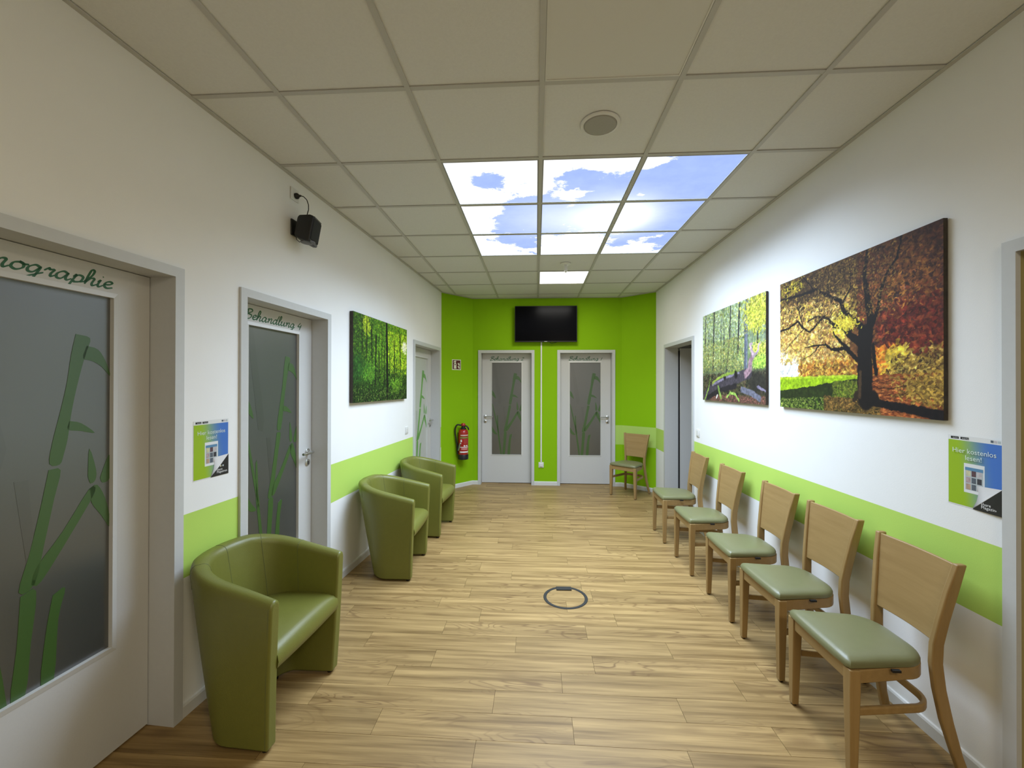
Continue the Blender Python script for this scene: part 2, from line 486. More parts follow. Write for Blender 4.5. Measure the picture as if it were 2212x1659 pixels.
# ------------------------------------------------------------------ script lettering
GL = {
 'e': ([[(.05,.45),(.45,.6),(.6,.85),(.4,1.),(.15,.8),(.1,.35),(.35,.05),(.75,.25)]], .72),
 'h': ([[(0,.3),(.35,1.2),(.4,1.9),(.2,2.),(.12,1.2),(.1,0)], [(.1,.2),(.35,.85),(.6,.9),(.55,.3),(.65,0),(.95,.3)]], .9),
 'a': ([[(.7,.85),(.4,1.),(.1,.6),(.15,.1),(.45,.1),(.75,.9)], [(.75,.95),(.68,.3),(.8,.02),(1.05,.3)]], 1.),
 'n': ([[(0,.7),(.2,.95),(.2,.4),(.15,0)], [(.15,.2),(.45,.9),(.7,.9),(.65,.3),(.75,0),(1.,.3)]], .98),
 'd': ([[(.7,.85),(.4,1.),(.1,.6),(.15,.1),(.45,.1),(.75,.9)], [(.95,2.),(.75,1.),(.68,.3),(.8,.02),(1.05,.3)]], 1.),
 'l': ([[(0,.3),(.35,1.2),(.4,1.9),(.22,1.95),(.12,1.),(.15,.15),(.35,.03),(.55,.3)]], .52),
 'u': ([[(0,.6),(.15,.95),(.1,.3),(.25,.03),(.5,.2),(.7,.95)], [(.7,.95),(.65,.3),(.78,.02),(1.,.3)]], .97),
 'g': ([[(.7,.85),(.4,1.),(.1,.6),(.15,.15),(.45,.15),(.75,.9)], [(.75,.95),(.65,0),(.5,-.8),(.2,-.85),(.2,-.55),(.6,-.1),(1.,.3)]], .98),
 'r': ([[(0,.6),(.2,1.),(.3,.85),(.55,.9),(.45,.4),(.5,.05),(.75,.3)]], .7),
 'o': ([[(.5,.98),(.15,.75),(.1,.25),(.4,.02),(.7,.35),(.65,.8),(.4,.98),(.7,.8),(.95,.85)]], .87),
 'p': ([[(.1,.6),(.25,1.),(.15,.2),(0,-.9)], [(.15,.5),(.4,.95),(.72,.8),(.65,.2),(.3,0),(.2,.15)], [(.6,.1),(.9,.3)]], .88),
 'i': ([[(0,.6),(.15,.95),(.08,.3),(.2,.02),(.45,.3)], [(.2,1.4),(.26,1.47)]], .44),
 'S': ([[(.95,1.75),(.7,2.),(.35,1.8),(.4,1.35),(.75,.9),(.7,.3),(.35,0),(0,.25)]], 1.05),
 'B': ([[(.25,1.9),(.3,1.),(.15,0)], [(-.15,1.5),(.3,2.),(.8,2.),(.9,1.6),(.4,1.1),(.95,.85),(.85,.25),(.3,0),(-.05,.2)]], 1.15),
 '4': ([[(.5,1.6),(.1,.65),(.8,.7)], [(.75,1.2),(.55,-.1)]], .9),
 '2': ([[(.1,1.2),(.45,1.55),(.7,1.2),(.4,.6),(.05,.05),(.45,.15),(.8,.05)]], .9),
 '1': ([[(.4,1.5),(.2,0)]], .5), ' ': ([], .55)}
def catmull(pts, n=6):
    P = [Vector((*p, 0)) for p in pts]
    if len(P) == 2: return [P[0].lerp(P[1], k / n) for k in range(n + 1)]
    P = [P[0] * 2 - P[1]] + P + [P[-1] * 2 - P[-2]]; out = []
    for i in range(1, len(P) - 2):
        a, b, c, d = P[i - 1:i + 3]
        for k in range(n):
            t = k / n
            out.append(0.5 * ((2 * b) + (c - a) * t + (2 * a - 5 * b + 4 * c - d) * t * t + (3 * b - a - 3 * c + d) * t ** 3))
    out.append(P[-2]); return out
def script_text(mb, txt, cx, z, sx, sz, y0, y1, nib=0.13):
    total = sum(GL[c][1] for c in txt); pen = -total / 2
    for ch in txt:
        strokes, adv = GL[ch]
        for st in strokes:
            pts = catmull(st)
            pts = [((pen + p.x + p.y * 0.22) * sx + cx, p.y * sz + z) for p in pts]
            L = []; Rr = []
            for i, p in enumerate(pts):
                a = pts[max(i - 1, 0)]; b = pts[min(i + 1, len(pts) - 1)]
                t = Vector((b[0] - a[0], b[1] - a[1]))
                if t.length < 1e-9: t = Vector((1, 0))
                t.normalize(); nrm = Vector((-t.y, t.x))
                wd = sz * nib * (0.55 + 0.75 * abs(t.dot(Vector((math.sin(0.6), -math.cos(0.6))))))
                if i in (0, len(pts) - 1): wd *= 0.6
                L.append((p[0] + nrm.x * wd, p[1] + nrm.y * wd)); Rr.append((p[0] - nrm.x * wd, p[1] - nrm.y * wd))
            secs = [[(l[0], y0, l[1]), (r[0], y0, r[1]), (r[0], y1, r[1]), (l[0], y1, l[1])] for l, r in zip(L, Rr)]
            mb.sweep(secs)
        pen += adv
    return mb

# ------------------------------------------------------------------ doors
BAMBOO = [
 [(.74,.885),(.84,.878),(.82,.845),(.785,.80),(.735,.72),(.705,.655),(.69,.61),(.665,.57),(.64,.545),(.575,.55),(.59,.60),(.64,.68),(.68,.75),(.71,.83)],
 [(.815,.856),(.90,.848),(.96,.815),(.995,.775),(.93,.80),(.86,.815),(.79,.822)],
 [(.70,.655),(.78,.647),(.88,.617),(.78,.626),(.69,.633)],
 [(.57,.535),(.645,.53),(.605,.46),(.55,.36),(.49,.262),(.40,.255),(.46,.34),(.52,.44)],
 [(.47,.262),(.53,.262),(.72,.36),(.88,.452),(.84,.465),(.66,.37),(.50,.30)],
 [(.83,.50),(.84,.575),(.89,.515),(.885,.487),(.85,.48)],
 [(.92,.49),(.96,.53),(.995,.55),(.995,.485),(.94,.475)],
 [(.84,.465),(.90,.472),(.96,.43),(.995,.375),(.995,.345),(.93,.385),(.86,.425)],
 [(.41,.243),(.50,.243),(.47,.12),(.44,.003),(.36,.003),(.39,.12)],
 [(.60,.215),(.68,.222),(.635,.15),(.61,.003),(.53,.003),(.56,.13)],
 [(.005,.70),(.08,.67),(.14,.61),(.06,.63),(.005,.65)],
 [(.01,.55),(.04,.54),(.16,.38),(.25,.245),(.215,.245),(.11,.39)],
 [(.005,.31),(.11,.255),(.19,.222),(.09,.225),(.005,.26)],
 [(.175,.42),(.205,.42),(.225,.25),(.19,.25)],
 [(.20,.232),(.245,.232),(.34,.003),(.295,.003)]]
GHOST = [[(.02,.995),(.12,.995),(.33,.60),(.30,.55),(.22,.56)], [(.37,.52),(.45,.52),(.50,.30),(.45,.30)]]

def handle(par, x, z, yf, left=True):
    """lever handle and key rosette on the leaf's corridor face at y = yf"""
    s = -1 if left else 1
    mb = MB(); mb.lathe([(0.026, 0), (0.026, 0.006), (0.022, 0.009), (0.0, 0.009)], 20, (x, yf, z), 'y')
    mb.tube([(x, yf - 0.006, z), (x, yf - 0.042, z), (x + s * 0.004, yf - 0.05, z), (x + s * 0.014, yf - 0.053, z), (x + s * 0.125, yf - 0.053, z)], 0.0095, 10)
    mb.build('door_handle', M_steel, par, smooth=True)
    mb = MB(); mb.lathe([(0.026, 0), (0.026, 0.006), (0.022, 0.009), (0.0, 0.009)], 20, (x, yf, z - 0.078), 'y')
    k = mb.build('key_rosette', M_steel, par, smooth=True)
    MB().plate([(x - 0.005, z - 0.095), (x + 0.005, z - 0.095), (x + 0.006, z - 0.068), (x - 0.006, z - 0.068)], yf - 0.0098, yf - 0.0085).build('keyhole', M_dark, par)

def door(name, loc, rz, width, label, text='', hinge='left', pale=False, top=FZ, gz=(0.455, 1.945), gx=0.155, leaf=True, lining=None, handles=True):
    d = empty(name, loc, rz)
    tag(d, label, 'door', kind='structure')
    W = width; prot = 0.014; ins = 0.135
    fm = lining or M_frame
    for x0, x1, sgn in ((0, FW, 1), (W - FW, W, -1)):
        mb = MB(); mb.box(x0, x1, -prot, 0.0, 0, top)
        if sgn > 0: mb.box(G, FW, 0.0, ins + 0.03, 0, top - FW)
        else: mb.box(W - FW, W - G, 0.0, ins + 0.03, 0, top - FW)
        mb.build('frame_jamb', M_frame if not lining else M_frame, d)
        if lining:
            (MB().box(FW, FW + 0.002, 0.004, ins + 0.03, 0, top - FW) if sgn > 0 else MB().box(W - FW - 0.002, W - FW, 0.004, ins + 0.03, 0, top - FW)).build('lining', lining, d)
    mb = MB(); mb.box(FW, W - FW, -prot, 0, top - FW, top); mb.box(G, W - G, 0.0, ins + 0.03, top - FW, top - G)
    mb.build('frame_head', M_frame, d)
    # rebate seal between frame and leaf
    if not leaf: return d
    a, b = FW + 0.003, W - FW - 0.003; zt = top - FW - 0.003; yf = 0.118; yb = 0.158
    g0, g1 = a + gx, b - gx; z0, z1 = gz
    mb = MB()
    mb.box(a, g0, yf, yb, 0.008, zt); mb.box(g1, b, yf, yb, 0.008, zt); mb.box(g0, g1, yf, yb, 0.008, z0); mb.box(g0, g1, yf, yb, z1, zt)
    lf = mb.build('door_leaf', M_leaf, d)
    MB().box(a, b, yb, yb + 0.002, 0.002, zt).build('leaf_backing', M_dark, d)
    # glazing bead: four mitred strips standing proud
    mb = MB(); bw = 0.018
    def strip(p0, p1, q0, q1):
        mb.sweep([[(p0[0], yf + 0.012, p0[1]), (p0[0], yf - 0.007, p0[1]), (p1[0], yf - 0.001, p1[1])], [(q0[0], yf + 0.012, q0[1]), (q0[0], yf - 0.007, q0[1]), (q1[0], yf - 0.001, q1[1])]])
    i0, i1, j0, j1 = g0 + 0.004, g1 - 0.004, z0 + 0.004, z1 - 0.004
    o0, o1, k0, k1 = g0 - bw, g1 + bw, z0 - bw, z1 + bw
    strip((i0, j0), (o0, k0), (i1, j0), (o1, k0)); strip((i0, j1), (o0, k1), (i1, j1), (o1, k1))
    strip((i0, j0), (o0, k0), (i0, j1), (o0, k1)); strip((i1, j0), (o1, k0), (i1, j1), (o1, k1))
    mb.build('glazing_bead', M_bead, lf)
    yg = yf + 0.012
    MB().box(g0, g1, yg, yg + 0.006, z0, z1).build('glass_pane', M_glass_pale if pale else M_glass, lf)
    gw, gh = g1 - g0, z1 - z0
    for poly in GHOST:
        MB().plate([(g0 + p[0] * gw, z0 + p[1] * gh) for p in poly], yg - 0.0006, yg + 0.0).build('grey_stem_film', M_ghost_pale if pale else M_ghost, lf)
    for poly in BAMBOO:
        cc = catmull(poly + [poly[0]], 3)
        pts = [(g0 + max(0.004, min(0.996, p.x)) * gw, z0 + p.y * gh) for p in cc[:-1]]
        MB().plate(pts, yg - 0.0012, yg - 0.0002).build('bamboo_film', M_bamboo_lit if pale else M_bamboo, lf)
    if text:
        mb = MB(); script_text(mb, text, (a + b) / 2, z1 + 0.032, 0.051, 0.031, yf - 0.0008, yf + 0.001)
        mb.build('lettering', M_letter, lf)
    if handles:
        if hinge == 'left': handle(lf, b - 0.05, 1.072, yf, True)
        else: handle(lf, a + 0.05, 1.072, yf, False)
    return d

aL = ang(L0, L1); aR = ang(R1, R0); aB = ang(L2, R2)
lenL = lambda d: math.dist(on_left(d[0])[:2], on_left(d[1])[:2])
door('door_1', on_left(DA[0]), aL, lenL(DA), 'grey door with dark frosted bamboo glass lettered Sonographie at the left edge', 'Sonographie', hinge='right')
door('door_2', on_left(DB[0]), aL, lenL(DB), 'grey door with dark bamboo glass lettered Behandlung 4', 'Behandlung 4')
door('door_3', on_left(DC[0]), aL, lenL(DC), 'grey door with glass and bamboo coloured pale as if lit from behind, beside the green wall', '', pale=True, top=2.125, gx=0.16, gz=(0.455, 1.955))
door('door_4', on_back(D2[0]), aB, sB(D2[1]) - sB(D2[0]), 'grey door with grey bamboo glass lettered Behandlung 2 in the green end wall', 'Behandlung 2', hinge='right', top=FZ + 0.016)
door('door_5', on_back(D1[0]), aB, sB(D1[1]) - sB(D1[0]), 'grey door with grey bamboo glass lettered Behandlung 1 in the green end wall', 'Behandlung 1', top=FZ + 0.016)
dD = door('door_6', on_right(DD[1]), aR, DD[1] - DD[0], 'grey door frame in the right wall with its door standing open inwards', leaf=False, top=2.135)
# its leaf, swung into the side room against the far jamb
mb = MB(); mb.box(FW - 0.015, FW + 0.028, 0.185, 1.05, 0.008, 2.08)
lf = mb.build('door_leaf', M_leaf, dD, bevel=0.002)
mb = MB(); mb.box(FW - 0.01, FW + 0.012, 0.166, 0.184, 0.1, 2.05); mb.build('hinge_gap_shade', M_dark, dD)  # black filler that paints the shade between jamb and open leaf
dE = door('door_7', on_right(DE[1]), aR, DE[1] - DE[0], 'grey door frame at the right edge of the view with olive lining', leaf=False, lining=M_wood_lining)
# side rooms beyond the two openings on the right
def side_room(name, y0, y1, depth, label):
    m = MB(); x0 = rx(y0) + WT; x1 = x0 + depth; t = 0.05
    m.box(x0, x1, y0 - t, y0, 0, 2.7); m.box(x0, x1, y1, y1 + t, 0, 2.7); m.box(x1, x1 + t, y0 - t, y1 + t, 0, 2.7); m.box(x0, x1 + t, y0 - t, y1 + t, 2.7, 2.7 + t)
    o = m.build(name, M_wall_plain); return tag(o, label, 'room', kind='structure')
side_room('wall_side_room', 4.4, 6.1, 1.5, 'dim room behind the open door in the right wall')
side_room('wall_near_room', 0.3, 2.1, 1.2, 'dim room beyond the door frame at the right edge')

# ------------------------------------------------------------------ ceiling luminaires
def sky_material():
    m = bpy.data.materials.new('printed_sky'); m.use_nodes = True
    nt = m.node_tree; nt.nodes.clear()
    out = nt.nodes.new('ShaderNodeOutputMaterial'); em = nt.nodes.new('ShaderNodeEmission')
    nt.links.new(em.outputs[0], out.inputs[0])
    ge = nt.nodes.new('ShaderNodeNewGeometry')
    sx = nt.nodes.new('ShaderNodeSeparateXYZ'); nt.links.new(ge.outputs['Position'], sx.inputs[0])
    # picture coordinates: 0..3 across (left to right) and 0..3 away from the viewer
    u = math_node(nt, 'DIVIDE', math_node(nt, 'SUBTRACT', sx.outputs['X'], CX + TS * 2), TS)
    v = math_node(nt, 'DIVIDE', math_node(nt, 'SUBTRACT', sx.outputs['Y'], CY + TS), TS)
    cb = nt.nodes.new('ShaderNodeCombineXYZ'); nt.links.new(u, cb.inputs[0]); nt.links.new(v, cb.inputs[1])
    def noise(sc, det, rough=0.55, dist=0.0):
        n = nt.nodes.new('ShaderNodeTexNoise'); n.inputs['Scale'].default_value = sc; n.inputs['Detail'].default_value = det
        n.inputs['Roughness'].default_value = rough; n.inputs['Distortion'].default_value = dist
        nt.links.new(cb.outputs[0], n.inputs['Vector']); return n.outputs['Fac']
    def blob(cu, cv, ru, rv, amp):
        du = math_node(nt, 'DIVIDE', math_node(nt, 'SUBTRACT', u, cu), ru); dv = math_node(nt, 'DIVIDE', math_node(nt, 'SUBTRACT', v, cv), rv)
        d = math_node(nt, 'ADD', math_node(nt, 'MULTIPLY', du, du), math_node(nt, 'MULTIPLY', dv, dv))
        return math_node(nt, 'MULTIPLY', math_node(nt, 'POWER', 2.71828, math_node(nt, 'MULTIPLY', d, -1.0)), amp)
    f = math_node(nt, 'MULTIPLY', math_node(nt, 'SUBTRACT', noise(3.4, 12, 0.68, 0.25), 0.5), 3.4)
    # cloud (+) and clear (-) masses of the printed picture
    for b in ((.35, .35, .55, .55, .9), (.1, 1.3, .4, .7, .8), (.45, .45, .2, .2, -1.6), (.2, .25, .12, .12, -.5), (.95, .95, .3, .12, -.9), (.75, 1.5, .35, .4, -.9),
              (1.1, .2, .3, .35, .7), (1.7, .1, .5, .2, .8), (1.4, .35, .25, .25, -1.0), (1.8, .8, .3, .25, -.9), (1.35, .8, .35, .16, .8), (1.05, .9, .1, .2, -.5),
              (2.55, .45, .5, .6, -1.2), (2.1, .1, .2, .12, 1.1), (2.2, .85, .12, .1, 0.7), (2.75, .62, .08, .08, .9), (2.6, 1.5, .5, .5, -1.0), (1.4, 1.5, .5, .5, -.5),
              (.3, 2.75, .45, .4, .9), (.8, 2.4, .3, .35, -.8), (1.5, 2.6, .5, .5, 1.3), (2.25, 2.45, .2, .3, -.6), (2.55, 2.7, .4, .25, .7), (2.9, 2.4, .2, .3, -.6)):
        f = math_node(nt, 'ADD', f, blob(*b))
    mr = nt.nodes.new('ShaderNodeMapRange'); mr.interpolation_type = 'SMOOTHSTEP'
    mr.inputs['From Min'].default_value = -0.12; mr.inputs['From Max'].default_value = 0.25
    nt.links.new(f, mr.inputs['Value'])
    shade = noise(5.0, 5, 0.6)
    glow = math_node(nt, 'MINIMUM', math_node(nt, 'ADD', blob(2.05, 1.5, .42, .5, 1.1), blob(1.4, 1.5, .75, .6, .38)), 1.0)
    blue = mix_rgb(nt, shade, (0.30, 0.41, 0.86), (0.42, 0.55, 0.92))
    cloud = mix_rgb(nt, mr.outputs['Result'], blue, mix_rgb(nt, math_node(nt, 'MULTIPLY', math_node(nt, 'SUBTRACT', noise(2.0, 6, 0.6), 0.52), 4.0), (1.15, 1.15, 1.15), (0.72, 0.76, 0.93)))
    col = mix_rgb(nt, glow, cloud, (1.25, 1.3, 1.3))
    nt.links.new(col, em.inputs['Color']); em.inputs['Strength'].default_value = 1.0
    return m
M_sky = sky_material()
def emit(name, rgb, s):
    m = bpy.data.materials.new(name); m.use_nodes = True; nt = m.node_tree; nt.nodes.clear()
    out = nt.nodes.new('ShaderNodeOutputMaterial'); em = nt.nodes.new('ShaderNodeEmission'); nt.links.new(em.outputs[0], out.inputs[0])
    em.inputs[0].default_value = (*rgb, 1); em.inputs[1].default_value = s
    return m
M_led = emit('led_diffuser', (1.0, 0.98, 0.93), 1.6)
M_lamp_edge = plain('lamp_edge', (0.35, 0.35, 0.36), 0.5)

def luminaire(name, i, j, face, label, group=None, watt=0, rgb=(1, 1, 1), spread=180):
    x = CX + TS * j; y = CY + TS * i
    e = empty(name, (x + TS / 2, y + TS / 2, ZC))
    h = TS / 2 - TB - 0.001
    mb = MB(); t = 0.007
    for a in ((-h, h, -h, -h + t), (-h, h, h - t, h), (-h, -h + t, -h + t, h - t), (h - t, h, -h + t, h - t)): mb.box(a[0], a[1], a[2], a[3], 0.001, 0.03)
    mb.build('housing', M_lamp_edge if watt else M_panel_off, e)
    MB().box(-h + t, h - t, -h + t, h - t, 0.004, 0.012).build('diffuser', face, e)
    if watt:
        ld = bpy.data.lights.new('lamp', 'AREA'); ld.shape = 'SQUARE'; ld.size = 2 * (h - t); ld.energy = watt; ld.color = rgb; ld.spread = R(spread)
        lo = bpy.data.objects.new('lamp', ld); COL.objects.link(lo); lo.parent = e; lo.location = (0, 0, 0.003)
    return tag(e, label, 'ceiling light', group)
names = {(1, 2): 'sky panel of white cloud with a small blue hole, near left', (1, 3): 'sky panel with blue gap between clouds, near middle',
         (1, 4): 'mostly clear blue sky panel, near right', (2, 2): 'sky panel with cloud bank on its left and blue right', (2, 3): 'centre sky panel of pale hazy blue',
         (2, 4): 'sky panel with white sun glow fading to blue', (3, 2): 'sky panel of cloud and blue, far left', (3, 3): 'almost wholly white cloud sky panel, far middle',
         (3, 4): 'sky panel with broken clouds, far right'}
for (i, j), lb in names.items():
    luminaire('sky_light_panel', i, j, M_sky, 'glowing ' + lb, 'printed sky panels in the ceiling', SKY_WATT, SKY_RGB, SKY_SPREAD)
luminaire('led_panel', 5, 3, M_led, 'lit plain white ceiling panel near the green end wall', None, LED_WATT, LED_RGB)
luminaire('led_panel', -1, 3, M_panel_off, 'unlit plain white ceiling panel at the top of the view')

luminaire('led_panel', -5, 4, M_led, 'lit warm white ceiling panel behind the viewer', None, REAR_WATT, REAR_RGB)

# ceiling loudspeaker
e = empty('ceiling_speaker', (0.335, 2.205, ZC + 0.004))
tag(e, 'round flush ceiling loudspeaker with grey grille in front of the sky panels', 'speaker')
MB().lathe([(0.104, 0), (0.103, -0.005), (0.096, -0.009), (0.088, -0.009), (0.086, -0.004)], 40, (0, 0, 0)).build('rim', M_tile, e, smooth=True)
M_grille = plain('speaker_grille', (0.36, 0.35, 0.32), 0.7, noise=0.1, scale=300, bump=0.4, bscale=700)
MB().lathe([(0.0865, -0.004), (0.08, -0.011), (0.03, -0.013), (0.001, -0.0132)], 40).build('grille', M_grille, e, smooth=True)
# detector with hanging rod
e = empty('ceiling_sensor', (0.332, 4.705, ZC + 0.004))
tag(e, 'small white ceiling sensor with hanging rod before the lit white panel', 'sensor')
MB().lathe([(0.057, 0), (0.057, -0.008), (0.045, -0.014), (0.02, -0.016)], 28).build('base_plate', M_plastic_w, e, smooth=True)
MB().lathe([(0.012, -0.012), (0.016, -0.02), (0.017, -0.085), (0.013, -0.1), (0.004, -0.104)], 16).build('rod', M_plastic_w, e, smooth=True)

# ------------------------------------------------------------------ wooden side chairs
def u_path(hw_f, hw_b, y_f, y_b, r, n=8):
    """open U seen from above: from front left round the rear to front right"""
    pts = [(-hw_f, y_f), (-hw_f + (hw_f - hw_b) * 0.5, (y_f + y_b - r) / 2)]
    for k in range(n + 1):
        a = PI - k * (PI / 2) / n
        pts.append((-hw_b + r + r * math.cos(a), y_b - r + r * math.sin(a)))
    return pts + [(-x, y) for x, y in reversed(pts)]
def strip_along(mb, path, thick, z0, z1):
    secs = []
    for i, p in enumerate(path):
        a = path[max(i - 1, 0)]; b = path[min(i + 1, len(path) - 1)]
        t = Vector((b[0] - a[0], b[1] - a[1])).normalized(); n = Vector((-t.y, t.x)) * thick / 2
        secs.append([(p[0] + n.x, p[1] + n.y, z0), (p[0] - n.x, p[1] - n.y, z0), (p[0] - n.x, p[1] - n.y, z1), (p[0] + n.x, p[1] + n.y, z1)])
    return mb.sweep(secs)
POST = [(0.0, 0.190, 0.222), (0.10, 0.178, 0.196), (0.22, 0.163, 0.172), (0.34, 0.152, 0.155), (0.44, 0.146, 0.148), (0.52, 0.148, 0.150), (0.62, 0.158, 0.163), (0.75, 0.174, 0.183), (0.864, 0.189, 0.202)]
def make_chair(label):
    c = empty('side_chair')
    tag(c, label, 'chair', 'wooden waiting chairs with green seats')
    for s in (-1, 1):
        # front leg, tapering
        secs = []
        for z, hw in ((0.006, 0.015), (0.20, 0.0185), (0.34, 0.021), (0.432, 0.021)):
            cx, cy = s * (0.2055 - 0.021 - 0.0), -0.207
            cx += s * (0.021 - hw) * 0.6; cy -= (0.021 - hw) * 0.6
            secs.append([(cx - hw, cy - hw, z), (cx + hw, cy - hw, z), (cx + hw, cy + hw, z), (cx - hw, cy + hw, z)])
        lg = MB().sweep(secs).build('leg', M_beech_z, c, bevel=0.004)
        MB().lathe([(0.011, 0), (0.012, 0.007)], 12, (s * 0.188, -0.2105, 0.0)).build('foot_glide', M_black, lg)
        secs = []
        for z, x, y in POST:
            hx = 0.0125; hy = 0.0225 if 0.1 < z < 0.8 else 0.0185
            zz = max(z, 0.004)
            secs.append([(s * x - hx, y - hy, zz), (s * x + hx, y - hy, zz), (s * x + hx, y + hy, zz), (s * x - hx, y + hy, zz)])
        pg = MB().sweep(secs).build('leg', M_beech_z, c, bevel=0.006, segs=3, angle=50)
        MB().lathe([(0.009, 0), (0.010, 0.006)], 12, (s * 0.190, 0.222, 0.0)).build('foot_glide', M_black, pg)
        MB().box(s * 0.196 - 0.006, s * 0.196 + 0.006, -0.062, -0.03, 0.428, 0.437).build('seat_clip', M_black, c)
    MB().box(-0.165, 0.165, -0.222, -0.196, 0.376, 0.4315).build('front_rail', M_beech_x, c, bevel=0.003)
    strip_along(MB(), u_path(0.190, 0.155, -0.19, 0.125, 0.10), 0.022, 0.378, 0.4315).build('seat_frame', M_beech_x, c, bevel=0.004)
    strip_along(MB(), u_path(0.186, 0.158, -0.19, 0.145, 0.095), 0.018, 0.243, 0.275).build('stretcher', M_beech_x, c, bevel=0.006, segs=3)
    # back panel between the posts, slightly dished
    N = 10; fr = []; zs = (0.528, 0.62, 0.75, 0.858)
    def px(z):
        for (z0, x0, y0), (z1, x1, y1) in zip(POST, POST[1:]):
            if z0 <= z <= z1:
                t = (z - z0) / (z1 - z0); return x0 + t * (x1 - x0) - 0.010, y0 + t * (y1 - y0)
    secs = []
    for k in range(N + 1):
        t = -1 + 2 * k / N; f_ = []; b_ = []
        for z in zs:
            hx, y = px(z); yy = y - 0.006 + 0.012 * (1 - t * t)
            f_.append((t * hx, yy - 0.006, z)); b_.append((t * hx, yy + 0.006, z))
        secs.append(f_ + b_[::-1])
    MB().sweep(secs).build('backrest', M_beech_x, c, bevel=0.003)
    # seat cushion
    path = u_path(0.200, 0.178, -0.222, 0.128, 0.12, 10)
    out = [(-0.185, -0.232), (-0.12, -0.236), (0, -0.238), (0.12, -0.236), (0.185, -0.232)][::-1]
    outline = path + out
    cx, cy = 0, -0.06
    secs = []
    for z, ins in ((0.4325, 0.010), (0.437, 0.001), (0.448, -0.001), (0.458, 0.004), (0.466, 0.014), (0.472, 0.032), (0.4755, 0.06), (0.4775, 0.10)):
        lp = []
        for x, y in outline:
            d = math.hypot(x - cx, y - cy); k = (d - ins) / d
            lp.append((cx + (x - cx) * k, cy + (y - cy) * k, z))
        secs.append(lp)
    MB().sweep(secs).build('seat', M_leather2, c, smooth=True)
    return c
CH = [(1.487, 1.945, -PI / 2, 'wooden chair with green seat nearest the viewer, below the large autumn tree canvas'),
      (1.512, 2.49, -PI / 2 + R(1.5), 'second wooden chair from the viewer along the right wall'),
      (1.515, 3.03, -PI / 2 - R(0.5), 'middle wooden chair of the five along the right wall'),
      (1.500, 3.705, -PI / 2, 'fourth wooden chair from the viewer, second from the open door frame'),
      (1.497, 4.41, -PI / 2 - R(1.0), 'farthest wooden chair of the right-hand row, beside the open door frame'),
      (1.360, 6.090, R(-40.2), 'lone wooden chair angled in the green corner by the far right door')]
proto = None
for x, y, rz, lb in CH:
    if proto is None: ch = proto = make_chair(lb)
    else: ch = copy_tree(proto); ch['label'] = lb
    ch.location = (x, y, 0); ch.rotation_euler = (0, 0, rz)

